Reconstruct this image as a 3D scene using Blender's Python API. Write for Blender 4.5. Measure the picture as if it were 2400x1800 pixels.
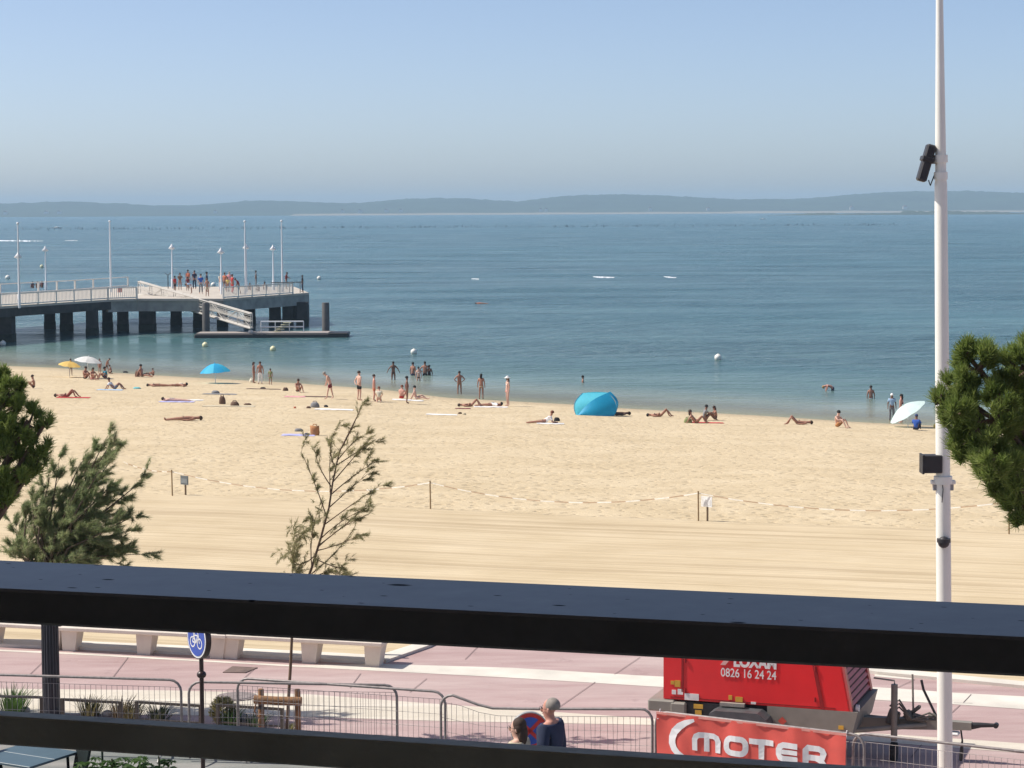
import bpy, bmesh, math, random
import numpy as np
from mathutils import Vector, Matrix
from math import sin, cos, pi, radians, atan2, sqrt
random.seed(7); rng = np.random.default_rng(7)
for o in list(bpy.data.objects): bpy.data.objects.remove(o)
S = bpy.context.scene; COL = S.collection
# ------------------------------------------------------------------ camera
CZ = 12.0; FPX = 5200.0
pit = math.atan((900-489)/FPX); rho = 0.005
r0 = Vector((1,0,0)); fw = Vector((0,cos(pit),-sin(pit))); u0 = Vector((0,sin(pit),cos(pit)))
up = u0*cos(rho)+r0*sin(rho); rt = r0*cos(rho)-u0*sin(rho)
cam = bpy.data.objects.new('camera', bpy.data.cameras.new('camera')); COL.objects.link(cam)
cam.matrix_world = Matrix(((rt.x,up.x,-fw.x,0),(rt.y,up.y,-fw.y,0),(rt.z,up.z,-fw.z,CZ),(0,0,0,1)))
cam.data.sensor_width = 36; cam.data.lens = FPX/2400*36; cam.data.clip_end = 20000; cam.data.clip_start = .05
S.camera = cam
# ------------------------------------------------------------------ sky and sun
SUN = Vector((-0.985,0.15,0)).normalized(); EL = radians(50)
sdir = Vector((SUN.x*cos(EL), SUN.y*cos(EL), sin(EL)))
W = bpy.data.worlds.new('World'); S.world = W; W.use_nodes = True
wn = W.node_tree; bg = wn.nodes['Background']; sk = wn.nodes.new('ShaderNodeTexSky')
sk.sky_type = 'NISHITA'; sk.sun_disc = False; sk.sun_elevation = EL
sk.sun_rotation = atan2(sdir.x, sdir.y); sk.altitude = 0; sk.air_density = 0.5; sk.dust_density = 1.0; sk.ozone_density = 3.2
tint = wn.nodes.new('ShaderNodeMixRGB'); tint.blend_type = 'MULTIPLY'; tint.inputs[0].default_value = 1; tint.inputs[2].default_value = (1.10,1.0,.91,1)
wn.links.new(sk.outputs[0], tint.inputs[1]); wn.links.new(tint.outputs[0], bg.inputs[0]); bg.inputs[1].default_value = 0.116
sl = bpy.data.lights.new('sun', 'SUN'); sl.energy = 3.6; sl.angle = radians(.55); sl.color = (1,.94,.85)
so = bpy.data.objects.new('sun', sl); COL.objects.link(so); so.rotation_euler = sdir.to_track_quat('Z','Y').to_euler()
so.location = (-60,-20,80)
S.view_settings.view_transform = 'Standard'; S.view_settings.look = 'None'; S.view_settings.exposure = 0.6; S.view_settings.gamma = 1
S.view_settings.use_curve_mapping = False
# ------------------------------------------------------------------ pixel rays of the photograph -> points of the place
ST = 4.55                                     # street level above the sea
def ray(px,py): return fw + rt*((px-1200)/FPX) - up*((py-900)/FPX)
def at(px,py,z=ST):
    d = ray(px,py); k = (z-CZ)/d.z; return Vector((0,0,CZ))+d*k
def atY(px,py,Y):
    d = ray(px,py); return Vector((0,0,CZ))+d*(Y/d.y)
shore_px = [(0,857),(134,862),(260,873),(440,884),(679,897),(900,913),(1045,932),(1360,949),(1439,956),(1780,974),(2019,990),(2170,997),(2400,1008)]
sp = [at(a,b,0) for a,b in shore_px]
SX = np.array([-400]+[p.x for p in sp]+[400]); SY = np.array([sp[0].y+(sp[0].y-sp[3].y)/(sp[0].x-sp[3].x)*(-400-sp[0].x)]+[p.y for p in sp]+[sp[-1].y-60])
pa, pb = at(0,1508), at(2400,1605)
PX = np.array([-400,pa.x,pb.x,400]); sl_ = (pb.y-pa.y)/(pb.x-pa.x)
PY = np.array([pa.y+sl_*(-400-pa.x)*.3, pa.y, pb.y, max(pb.y+sl_*60,20)])
def tz(x,y):
    ys = np.interp(x,SX,SY); yp = np.interp(x,PX,PY)
    t = (y-yp)/(ys-yp)
    z = 4.3*(1-t)
    z = np.where(t>1, -(y-ys)*.045, z); z = np.where(t<0, 4.3, z)
    z = z + .035*np.sin(x*.31+y*.17)*np.sin(y*.23-x*.11)*np.clip(t*6,0,1)*np.clip((1-t)*8,0,1)
    return t, np.maximum(z,-4)
def zg(x,y): return float(tz(x,y)[1])
def ag(px,py):
    d = ray(px,py); lo, hi = 30., 400.
    for _ in range(50):
        m = (lo+hi)/2; p = Vector((0,0,CZ))+d*(m/d.y)
        if p.z > zg(p.x,p.y): lo = m
        else: hi = m
    return p
# ------------------------------------------------------------------ materials
MC = {}
def mat(name, col, rough=.7, var=.12, scale=8., bump=.0, bscale=40., metal=0., spec=.5, var2=None, sss=0, coat=0, trans=0):
    if name in MC: return MC[name]
    m = bpy.data.materials.new(name); m.use_nodes = True; nt = m.node_tree; b = nt.nodes['Principled BSDF']
    b.inputs['Roughness'].default_value = rough; b.inputs['Metallic'].default_value = metal; b.inputs['Specular IOR Level'].default_value = spec
    b.inputs['Coat Weight'].default_value = coat
    tc = nt.nodes.new('ShaderNodeTexCoord'); n = nt.nodes.new('ShaderNodeTexNoise'); n.inputs['Scale'].default_value = scale; n.inputs['Detail'].default_value = 5
    nt.links.new(tc.outputs['Object'], n.inputs['Vector'])
    r = nt.nodes.new('ShaderNodeValToRGB'); r.color_ramp.elements[0].position = .3; r.color_ramp.elements[1].position = .7
    c1 = tuple(c*(1-var) for c in col); c2 = var2 if var2 else tuple(min(c*(1+var),.95) for c in col)
    r.color_ramp.elements[0].color = (*c1,1); r.color_ramp.elements[1].color = (*c2,1)
    nt.links.new(n.outputs[0], r.inputs[0]); nt.links.new(r.outputs[0], b.inputs['Base Color'])
    if bump:
        n2 = nt.nodes.new('ShaderNodeTexNoise'); n2.inputs['Scale'].default_value = bscale; n2.inputs['Detail'].default_value = 4
        nt.links.new(tc.outputs['Object'], n2.inputs['Vector'])
        bp = nt.nodes.new('ShaderNodeBump'); bp.inputs['Strength'].default_value = bump; bp.inputs['Distance'].default_value = .02
        nt.links.new(n2.outputs[0], bp.inputs['Height']); nt.links.new(bp.outputs[0], b.inputs['Normal'])
    if trans:
        o = nt.nodes['Material Output']; t = nt.nodes.new('ShaderNodeBsdfTranslucent'); mx = nt.nodes.new('ShaderNodeMixShader'); mx.inputs[0].default_value = trans
        nt.links.new(r.outputs[0], t.inputs[0]); nt.links.new(b.outputs[0], mx.inputs[1]); nt.links.new(t.outputs[0], mx.inputs[2]); nt.links.new(mx.outputs[0], o.inputs[0])
    MC[name] = m; return m
# ------------------------------------------------------------------ mesh helpers
def tag(o, label=None, cat=None, group=None, kind=None):
    if label: o['label'] = label
    if cat: o['category'] = cat
    if group: o['group'] = group
    if kind: o['kind'] = kind
    return o
def empty(name, loc, label, cat, group=None, rz=0):
    o = bpy.data.objects.new(name, None); COL.objects.link(o); o.location = loc; o.rotation_euler = (0,0,rz); o.empty_display_size = .1
    return tag(o, label, cat, group)
def link(name, me, parent=None, loc=None, rz=None):
    o = bpy.data.objects.new(name, me); COL.objects.link(o)
    if parent is not None: o.parent = parent
    if loc is not None: o.location = loc
    if rz is not None: o.rotation_euler = (0,0,rz)
    return o
class MB:
    def __init__(s, org=(0,0,0)): s.v=[]; s.f=[]; s.m=[]; s.o=Vector(org); s.sm=[]
    def add(s, vs, fs, mi=0, smooth=False):
        n=len(s.v); s.v += [tuple(Vector(v)-s.o) for v in vs]; s.f += [tuple(n+i for i in f) for f in fs]; s.m += [mi]*len(fs); s.sm += [smooth]*len(fs); return s
    def box(s, c, d, rz=0, mi=0, bev=0, M=None):
        x,y,z = d[0]/2,d[1]/2,d[2]/2; c=Vector(c)
        R = M if M is not None else Matrix.Rotation(rz,3,'Z')
        if bev:
            b=min(bev,x*.9,y*.9,z*.9); vs=[]; 
            for (sx,sy,sz) in [(a,b_,c_) for a in(-1,1) for b_ in(-1,1) for c_ in(-1,1)]:
                vs += [c+R@Vector((sx*(x-b),sy*(y-b),sz*z)), c+R@Vector((sx*(x-b),sy*y,sz*(z-b))), c+R@Vector((sx*x,sy*(y-b),sz*(z-b)))]
            bm=bmesh.new(); bv=[bm.verts.new(v) for v in vs]; bmesh.ops.convex_hull(bm,input=bv)
            bmesh.ops.dissolve_limit(bm,angle_limit=.01,verts=bm.verts[:],edges=bm.edges[:])
            bm.verts.index_update(); s.add([v.co for v in bm.verts],[[v.index for v in f.verts] for f in bm.faces],mi); bm.free(); return s
        vs=[c+R@Vector((a*x,b*y,e*z)) for a in(-1,1) for b in(-1,1) for e in(-1,1)]
        return s.add(vs,[(0,1,3,2),(4,6,7,5),(0,4,5,1),(2,3,7,6),(0,2,6,4),(1,5,7,3)],mi)
    def tube(s, pts, r, n=8, mi=0, cap=True, smooth=True):
        pts=[Vector(p) for p in pts]; rr = r if isinstance(r,(list,tuple)) else [r]*len(pts)
        vs=[]; fs=[]; prev=None
        for i,p in enumerate(pts):
            t=(pts[min(i+1,len(pts)-1)]-pts[max(i-1,0)]).normalized()
            a = Vector((0,0,1)) if abs(t.z)<.9 else Vector((1,0,0))
            if prev is not None: a = prev
            u=(a-t*a.dot(t)).normalized(); prev=u; w=t.cross(u)
            for k in range(n): vs.append(p+(u*cos(2*pi*k/n)+w*sin(2*pi*k/n))*rr[i])
        for i in range(len(pts)-1):
            for k in range(n): fs.append((i*n+k,i*n+(k+1)%n,(i+1)*n+(k+1)%n,(i+1)*n+k))
        s.add(vs,fs,mi,smooth)
        if cap: s.add(vs[:n],[tuple(range(n))[::-1]],mi); s.add(vs[-n:],[tuple(range(n))],mi)
        return s
    def sph(s, c, r, n=12, m=8, mi=0, M=None, z0=-1., z1=1.):
        r = Vector(r) if hasattr(r,'__len__') else Vector((r,r,r)); c=Vector(c); vs=[]; fs=[]
        a0=math.asin(z0); a1=math.asin(z1)
        for j in range(m+1):
            th=a0+(a1-a0)*j/m
            for k in range(n):
                v=Vector((cos(th)*cos(2*pi*k/n)*r.x,cos(th)*sin(2*pi*k/n)*r.y,sin(th)*r.z)); vs.append(c+(M@v if M is not None else v))
        for j in range(m):
            for k in range(n): fs.append((j*n+k,j*n+(k+1)%n,(j+1)*n+(k+1)%n,(j+1)*n+k))
        return s.add(vs,fs,mi,True)
    def prism(s, poly, z0, z1, mi=0):
        n=len(poly); vs=[(p[0],p[1],z0) for p in poly]+[(p[0],p[1],z1) for p in poly]
        return s.add(vs,[tuple(range(n))[::-1],tuple(range(n,2*n))]+[(i,(i+1)%n,n+(i+1)%n,n+i) for i in range(n)],mi)
    def extr(s, poly, y0, y1, mi=0, M=None, c=(0,0,0)):   # polygon in x,z extruded along y
        n=len(poly); vs=[Vector((p[0],y0,p[1])) for p in poly]+[Vector((p[0],y1,p[1])) for p in poly]
        if M is not None: vs=[M@v for v in vs]
        vs=[v+Vector(c) for v in vs]
        return s.add(vs,[tuple(range(n)),tuple(range(n,2*n))[::-1]]+[(i,n+i,n+(i+1)%n,(i+1)%n) for i in range(n)],mi)
    def mesh(s, name, mats):
        me=bpy.data.meshes.new(name); me.from_pydata(s.v,[],s.f); me.validate()
        for m in mats: me.materials.append(m)
        if len(me.polygons)==len(s.m):
            me.polygons.foreach_set('material_index',s.m); me.polygons.foreach_set('use_smooth',s.sm)
        bm=bmesh.new(); bm.from_mesh(me); bmesh.ops.recalc_face_normals(bm,faces=bm.faces[:]) if len(s.f)<20000 else None; bm.to_mesh(me); bm.free()
        me.update(); return me
    def build(s, name, mats, parent=None, loc=None, rz=None):
        if not isinstance(mats,(list,tuple)): mats=[mats]
        if parent is None and loc is None: loc = s.o
        return link(name, s.mesh(name,mats), parent, loc, rz)
def npmesh(name, V, F, mats, mi=None, smooth=False):
    me=bpy.data.meshes.new(name); V=np.asarray(V,dtype=np.float32); F=np.asarray(F,dtype=np.int32); k=F.shape[1]
    me.vertices.add(len(V)); me.vertices.foreach_set('co',V.ravel()); me.loops.add(F.size); me.loops.foreach_set('vertex_index',F.ravel())
    me.polygons.add(len(F)); me.polygons.foreach_set('loop_start',np.arange(0,F.size,k)); me.polygons.foreach_set('loop_total',np.full(len(F),k))
    for m in mats: me.materials.append(m)
    if mi is not None: me.polygons.foreach_set('material_index',mi)
    me.polygons.foreach_set('use_smooth',np.full(len(F),smooth)); me.update(calc_edges=True); me.validate(); return me
def grid(name, X, Y, zf, mats, smooth=True, attr=None):
    xx,yy=np.meshgrid(X,Y); zz=zf(xx,yy); V=np.stack([xx,yy,zz],-1).reshape(-1,3); nx,ny=len(X),len(Y)
    i=(np.arange(ny-1)[:,None]*nx+np.arange(nx-1)[None,:]).ravel(); F=np.stack([i,i+1,i+nx+1,i+nx],1)
    me=npmesh(name,V,F,mats,None,smooth)
    if attr:
        for an,fn in attr.items():
            a=me.attributes.new(an,'FLOAT','POINT'); a.data.foreach_set('value',fn(xx,yy).astype(np.float32).ravel())
    return me
def node(nt,t,**kw):
    n=nt.nodes.new(t)
    for k,v in kw.items():
        if k.startswith('_'): setattr(n,k[1:],v)
        else: n.inputs[k.replace('_',' ')].default_value=v
    return n
def ramp(nt,pts):
    r=nt.nodes.new('ShaderNodeValToRGB'); e=r.color_ramp.elements
    while len(e)>1: e.remove(e[0])
    e[0].position=pts[0][0]; e[0].color=(*pts[0][1],1)
    for p,c in pts[1:]: q=e.new(p); q.color=(*c,1)
    return r
def mathn(nt,op,a,b=None,c=None):
    n=nt.nodes.new('ShaderNodeMath'); n.operation=op
    for i,v in enumerate((a,b,c)):
        if v is None: continue
        if isinstance(v,(int,float)): n.inputs[i].default_value=v
        else: nt.links.new(v,n.inputs[i])
    return n.outputs[0]
# ------------------------------------------------------------------ sand
def sand_mat():
    m=bpy.data.materials.new('sand'); m.use_nodes=True; nt=m.node_tree; L=nt.links.new; b=nt.nodes['Principled BSDF']
    tc=node(nt,'ShaderNodeTexCoord'); at_=node(nt,'ShaderNodeAttribute',_attribute_name='shore_t')
    t=at_.outputs['Fac']
    mp=node(nt,'ShaderNodeMapping'); mp.inputs['Rotation'].default_value=(0,0,radians(17)); L(tc.outputs['Object'],mp.inputs[0])
    st=node(nt,'ShaderNodeMapping'); st.inputs['Scale'].default_value=(.035,1.15,1); L(mp.outputs[0],st.inputs[0])
    n1=node(nt,'ShaderNodeTexNoise',Scale=1.,Detail=5.,Roughness=.65); L(st.outputs[0],n1.inputs[0])
    st2=node(nt,'ShaderNodeMapping'); st2.inputs['Scale'].default_value=(.02,4.,1); L(mp.outputs[0],st2.inputs[0])
    n1b=node(nt,'ShaderNodeTexNoise',Scale=1.,Detail=3.); L(st2.outputs[0],n1b.inputs[0])
    n2=node(nt,'ShaderNodeTexNoise',Scale=.35,Detail=8.,Roughness=.6); L(tc.outputs['Object'],n2.inputs[0])
    fp=node(nt,'ShaderNodeTexNoise',Scale=1.5,Detail=6.,Roughness=.7); L(tc.outputs['Object'],fp.inputs[0])
    vo=node(nt,'ShaderNodeTexVoronoi',Scale=1.9); L(tc.outputs['Object'],vo.inputs[0])
    #print('T at stakes',[float(tz(ag(a,b).x,ag(a,b).y)[0]) for a,b in ((404,1162),(1009,1193),(1637,1221),(2365,1252))])
    st3=node(nt,'ShaderNodeMapping'); st3.inputs['Scale'].default_value=(.09,6.,1); L(mp.outputs[0],st3.inputs[0])
    n1c=node(nt,'ShaderNodeTexNoise',Scale=1.,Detail=4.,Roughness=.7); L(st3.outputs[0],n1c.inputs[0])
    wob=node(nt,'ShaderNodeTexNoise',Scale=3.,Detail=3.); L(tc.outputs['Object'],wob.inputs[0])
    wv=node(nt,'ShaderNodeMixRGB',_blend_type='ADD'); wv.inputs[0].default_value=.35; L(tc.outputs['Object'],wv.inputs[1]); L(wob.outputs['Color'],wv.inputs[2])
    vf=node(nt,'ShaderNodeTexVoronoi',Scale=1.55,_voronoi_dimensions='2D'); L(wv.outputs[0],vf.inputs[0])
    scf=node(nt,'ShaderNodeSeparateColor'); L(vf.outputs['Color'],scf.inputs[0])
    dn=node(nt,'ShaderNodeTexNoise',Scale=.16,Detail=3.); L(tc.outputs['Object'],dn.inputs[0])
    siz=mathn(nt,'MULTIPLY',mathn(nt,'ADD',mathn(nt,'MULTIPLY',scf.outputs[0],.9),mathn(nt,'MULTIPLY',dn.outputs[0],1.5)),.26)
    hole=mathn(nt,'MAXIMUM',mathn(nt,'SUBTRACT',1.,mathn(nt,'DIVIDE',vf.outputs[0],mathn(nt,'MAXIMUM',mathn(nt,'SUBTRACT',siz,.10),.02))),0.)
    # masks
    rk=node(nt,'ShaderNodeMapRange'); L(t,rk.inputs[0]); rk.inputs[1].default_value=.286; rk.inputs[2].default_value=.280
    wet=node(nt,'ShaderNodeMapRange'); L(t,wet.inputs[0]); wet.inputs[1].default_value=.955; wet.inputs[2].default_value=1.0
    tr=ramp(nt,[(.38,(0,0,0)),(.47,(1,1,1))]); L(n1.outputs[0],tr.inputs[0])
    tr2=ramp(nt,[(.36,(1,1,1)),(.52,(0,0,0))]); L(n1c.outputs[0],tr2.inputs[0])
    trm=mathn(nt,'MULTIPLY',mathn(nt,'MAXIMUM',mathn(nt,'MULTIPLY',mathn(nt,'SUBTRACT',1.,tr.outputs[0]),.6),mathn(nt,'MULTIPLY',tr2.outputs[0],.55)),rk.outputs[0])
    base=ramp(nt,[(.3,(.53,.425,.27)),(.5,(.59,.48,.315)),(.72,(.64,.53,.36))]); L(n2.outputs[0],base.inputs[0])
    mx=node(nt,'ShaderNodeMixRGB'); L(mathn(nt,'MULTIPLY',trm,.8),mx.inputs[0]); L(base.outputs[0],mx.inputs[1]); mx.inputs[2].default_value=(.34,.25,.15,1)
    fpr=ramp(nt,[(.40,(1,1,1)),(.5,(0,0,0))]); L(fp.outputs[0],fpr.inputs[0])
    mxf=node(nt,'ShaderNodeMixRGB'); L(mathn(nt,'MULTIPLY',mathn(nt,'MULTIPLY',mathn(nt,'MAXIMUM',mathn(nt,'MULTIPLY',fpr.outputs[0],.4),hole),mathn(nt,'SUBTRACT',1.,rk.outputs[0])),.55),mxf.inputs[0]); L(mx.outputs[0],mxf.inputs[1]); mxf.inputs[2].default_value=(.40,.30,.175,1)
    mw=node(nt,'ShaderNodeMixRGB'); L(mathn(nt,'MULTIPLY',wet.outputs[0],.75),mw.inputs[0]); L(mxf.outputs[0],mw.inputs[1]); mw.inputs[2].default_value=(.37,.30,.205,1)
    L(mw.outputs[0],b.inputs['Base Color']); b.inputs['Roughness'].default_value=.9; b.inputs['Specular IOR Level'].default_value=.15
    h1=mathn(nt,'MULTIPLY',mathn(nt,'SUBTRACT',mathn(nt,'MULTIPLY',fp.outputs[0],.6),mathn(nt,'MULTIPLY',hole,.45)),mathn(nt,'SUBTRACT',1.,rk.outputs[0]))
    h2=mathn(nt,'MULTIPLY',mathn(nt,'ADD',n1b.outputs[0],n1.outputs[0]),mathn(nt,'MULTIPLY',rk.outputs[0],.5))
    bp=node(nt,'ShaderNodeBump',Strength=.7,Distance=.2); L(mathn(nt,'ADD',h1,h2),bp.inputs['Height']); L(bp.outputs[0],b.inputs['Normal'])
    return m
SANDM=sand_mat()
bx=np.concatenate([np.linspace(-400,-60,40)[:-1],np.arange(-60,60,1.),np.linspace(60,400,40)])
by=np.concatenate([np.linspace(15,30,6)[:-1],np.arange(30,190,1.),np.linspace(190,420,30)])
beach=link('beach',grid('beach',bx,by,lambda x,y:tz(x,y)[1],[SANDM],True,{'shore_t':lambda x,y:tz(x,y)[0]})); tag(beach,kind='structure')
seabed=MB().add([(-6000,405,-4.05),(6000,405,-4.05),(6000,9000,-4.05),(-6000,9000,-4.05)],[(0,1,2,3)]).build('seabed',mat('silt',(.2,.18,.12),.9)); tag(seabed,kind='structure')
# ------------------------------------------------------------------ water
def water_mat():
    m=bpy.data.materials.new('sea_water'); m.use_nodes=True; nt=m.node_tree; L=nt.links.new; b=nt.nodes['Principled BSDF']; out=nt.nodes['Material Output']
    tc=node(nt,'ShaderNodeTexCoord'); at_=node(nt,'ShaderNodeAttribute',_attribute_name='off_shore'); d=at_.outputs['Fac']
    sep=node(nt,'ShaderNodeSeparateXYZ'); L(tc.outputs['Object'],sep.inputs[0])
    def noise(sx,sy,detail,rough=.6,rot=4):
        q=node(nt,'ShaderNodeMapping'); q.inputs['Scale'].default_value=(sx,sy,1); q.inputs['Rotation'].default_value=(0,0,radians(rot)); L(tc.outputs['Object'],q.inputs[0])
        n=node(nt,'ShaderNodeTexNoise',Scale=1.,Detail=detail,Roughness=rough); L(q.outputs[0],n.inputs[0]); return n.outputs[0]
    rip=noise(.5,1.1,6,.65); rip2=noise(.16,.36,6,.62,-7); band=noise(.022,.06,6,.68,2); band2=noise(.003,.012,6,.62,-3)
    dc=ramp(nt,[(0,(.40,.38,.28)),(.05,(.25,.28,.22)),(.12,(.11,.18,.16)),(.28,(.055,.140,.150)),(1,(.038,.130,.155))])
    L(mathn(nt,'DIVIDE',d,150.),dc.inputs[0])
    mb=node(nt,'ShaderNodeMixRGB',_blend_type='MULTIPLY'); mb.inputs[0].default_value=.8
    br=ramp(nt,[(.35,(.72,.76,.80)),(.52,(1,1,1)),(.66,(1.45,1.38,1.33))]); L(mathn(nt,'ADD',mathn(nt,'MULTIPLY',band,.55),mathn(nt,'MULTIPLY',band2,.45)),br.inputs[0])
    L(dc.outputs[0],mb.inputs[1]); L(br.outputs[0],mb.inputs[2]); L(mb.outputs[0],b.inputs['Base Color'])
    b.inputs['IOR'].default_value=1.33; 
    rr=node(nt,'ShaderNodeMapRange'); L(band,rr.inputs[0]); rr.inputs[1].default_value=.35; rr.inputs[2].default_value=.65; rr.inputs[3].default_value=.30; rr.inputs[4].default_value=.12
    L(rr.outputs[0],b.inputs['Roughness'])
    bs=node(nt,'ShaderNodeMapRange'); L(mathn(nt,'ADD',mathn(nt,'MULTIPLY',band,.5),mathn(nt,'MULTIPLY',band2,.5)),bs.inputs[0]); bs.inputs[1].default_value=.36; bs.inputs[2].default_value=.64; bs.inputs[3].default_value=1.; bs.inputs[4].default_value=.62
    sh=node(nt,'ShaderNodeMapRange'); L(d,sh.inputs[0]); sh.inputs[1].default_value=0; sh.inputs[2].default_value=50; sh.inputs[3].default_value=.2; sh.inputs[4].default_value=1.
    bp=node(nt,'ShaderNodeBump',Distance=.8); L(mathn(nt,'MULTIPLY',bs.outputs[0],sh.outputs[0]),bp.inputs['Strength'])
    L(mathn(nt,'ADD',mathn(nt,'MULTIPLY',rip,1.0),mathn(nt,'MULTIPLY',rip2,5.0)),bp.inputs['Height']); L(bp.outputs[0],b.inputs['Normal'])
    tr=nt.nodes.new('ShaderNodeBsdfTransparent'); tr.inputs[0].default_value=(.82,.93,.88,1); mx=nt.nodes.new('ShaderNodeMixShader')
    tf=node(nt,'ShaderNodeMapRange'); L(d,tf.inputs[0]); tf.inputs[1].default_value=0; tf.inputs[2].default_value=10; tf.inputs[3].default_value=.62; tf.inputs[4].default_value=0
    L(tf.outputs[0],mx.inputs[0]); L(b.outputs[0],mx.inputs[1]); L(tr.outputs[0],mx.inputs[2]); L(mx.outputs[0],out.inputs[0])
    return m
wx=np.concatenate([np.linspace(-5000,-80,16)[:-1],np.linspace(-80,80,81),np.linspace(80,5000,16)[1:]])
wy=np.concatenate([np.arange(80,260,3.),np.linspace(260,4700,40)])
water=link('sea',grid('sea',wx,wy,lambda x,y:x*0,[water_mat()],True,{'off_shore':lambda x,y:y-np.interp(x,SX,SY)})); tag(water,kind='structure')
# ------------------------------------------------------------------ far shore hills
ridge=[(-600,446),(-300,441),(0,442),(100,438),(170,437),(240,441),(330,446),(420,445),(520,437),(570,435),(640,437),(770,441),(820,437),(870,432),(940,430),(1000,430),(1060,434),(1120,437),(1170,431),(1230,425),(1290,423),(1350,421),(1420,424),(1500,428),(1600,432),(1700,432),(1760,429),(1820,424),(1900,418),(1980,414),(2080,415),(2212,418),(2500,424),(2900,430)]
HX=[];HZ=[]
for a,b in ridge:
    p=atY(a*1.085,b*1.085,5600); HX.append(p.x); HZ.append(p.z)
def fbm(x,y,s,seed=0):
    v=0; r=np.random.default_rng(seed)
    for k in range(7):
        a=r.uniform(0,6.28,3); th=r.uniform(0,3.14); f=s*1.7**k; v=v+np.sin((x*np.cos(th)+y*np.sin(th))*f+a[0])*np.cos((x*np.sin(th)-y*np.cos(th))*f*.8+a[1])/1.5**k
    return v
def hz(x,y):
    h=np.interp(x/y*5600,HX,HZ)-12
    prof=np.clip((y-4560)/700,0,1); prof=prof*prof*(3-2*prof)
    back=np.clip((y-5400)/200,0,1)
    return 3+ (h*y/5600+9)*prof*np.where(y>5650,np.clip(1-(y-5650)/1200,0,1),1) + fbm(x,y,.012,3)*1.1*prof + fbm(x,y,.09,5)*1.3*prof + (np.random.default_rng(4).uniform(-1,1,np.shape(x))*1.6*prof if np.ndim(x) else 0) - 4.2*(1-np.clip((y-4520)/40,0,1))
hx_=np.linspace(-2600,2600,700); hy_=np.concatenate([np.linspace(4500,5700,50),np.linspace(5750,7200,10)])
PINE_FAR=mat('pinewood_far',(.035,.055,.028),.95,.3,.01)
hills=link('far_shore_hills',grid('far_shore_hills',hx_,hy_,hz,[PINE_FAR],True)); tag(hills,kind='structure')
# pale dune beach along the far shore
fb=MB()
for i in range(19,60):
    x0=-1300+i*45; w=8+6*sin(i*1.3)+ (16 if 1750<x0+1300<2000 else 0)
    fb.add([(x0,4470,.05),(x0+45,4470,.05),(x0+45,4560+w,3.0+w*.05),(x0,4560+w,3.0+w*.05)],[(0,1,2,3)])
tag(fb.build('far_shore_beach',mat('far_sand',(.27,.24,.18),.9)),kind='structure')
# sandbank with tree line, nearer, on the right
isl=MB(); NI=90; xa=atY(1800,490,3300).x; xb=atY(2480,490,3300).x; vs=[];fs=[]
for i in range(NI+1):
    x=xa+(xb-xa)*i/NI; e=sin(pi*i/NI)**.5; h=(1.2+4.6*e*(.35+.65*abs(sin(i*.63+sin(i*1.7)*1.3)))*(1 if i<22 or i>42 else .35))
    vs+= [(x,3290,-.3),(x,3305,.8*e),(x,3309,h*e),(x,3330,h*e*1.1),(x,3360,-.3)]
for i in range(NI):
    for k in range(4): fs.append((i*5+k,(i+1)*5+k,(i+1)*5+k+1,i*5+k+1))
isl.add(vs,fs,0,True); tag(isl.build('wooded_sandbank',mat('shrub_far',(.045,.06,.03),.95,.3,.05)),kind='structure')
# far houses among the trees of the opposite shore
hw=mat('house_white',(.75,.72,.68),.8); hr=mat('house_roof_far',(.32,.17,.11),.8)
hs=[(12,468,7),(100,466,9),(128,465,8),(465,462,7),(740,462,8),(778,458,9),(835,452,10),(866,458,8),(1168,456,8),(1180,458,6),(1405,459,7),(1530,458,8),(1840,452,8),(1955,440,9)]
wh=['white house low by the water at the far left edge of the far shore','larger white house on the far shore above the first pier lamps','pale house right beside the larger white one on the far left shore','small pale house on the far shore above the pier stairs','pale villa on the far shore right of the tallest pier mast','pale villa with bright wall where the far shore meets a dip','white house high on the dune of the far shore','small pale house just below the dune house','white house at the foot of the middle hill','low pale annex beside the house at the middle hill','small pale house under the highest middle ridge','pale house near the right end of the middle hill','pale house at the edge of the wooded sandbank','pale house high on the right hill beside the lamp mast']
for i,(a,b,w) in enumerate(hs):
    p=atY(a*1.085,b*1.085,4700); zb=max(hz(np.array(p.x),np.array(4700.)).item()-.5,1); p.z=zb
    e=empty('far_house',p,wh[i],'house','houses on the far shore')
    MB().box((0,0,2.6),(w,7,6)).build('wall',hw,e)
    MB().extr([(-w/2-.5,5.6),(w/2+.5,5.6),(0,8.2)],-4,4).build('roof',hr,e)
# oyster stakes in the shallows
V=[];F=[]
for i in range(650):
    x=rng.uniform(-330,260); y=1450+rng.normal(0,40)+x*.05; h=rng.uniform(.5,1.5); w=.10
    n=len(V); V+=[(x-w,y,0),(x+w,y,0),(x+w,y+w,0),(x-w,y+w,0),(x-w,y,h),(x+w,y,h),(x+w,y+w,h),(x-w,y+w,h)]
    F+=[(n,n+1,n+5,n+4),(n+1,n+2,n+6,n+5),(n+3,n,n+4,n+7),(n+4,n+5,n+6,n+7)]
tag(link('oyster_stakes',npmesh('oyster_stakes',V,F,[mat('stake_wood',(.06,.05,.04),.9)])),'rows of thin dark oyster stakes standing in the far water','stakes',kind='stuff')
# haze of the bay
hzm=bpy.data.materials.new('haze_air'); hzm.use_nodes=True; nt=hzm.node_tree; nt.nodes.remove(nt.nodes['Principled BSDF'])
pv=nt.nodes.new('ShaderNodeVolumePrincipled'); pv.inputs['Color'].default_value=(.54,.79,1,1); pv.inputs['Density'].default_value=.00019; pv.inputs['Anisotropy'].default_value=0.0
nt.links.new(pv.outputs[0],nt.nodes['Material Output'].inputs['Volume'])
tag(MB().box((0,4450,29),(12400,9200,70)).build('haze',hzm),kind='stuff')
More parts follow.
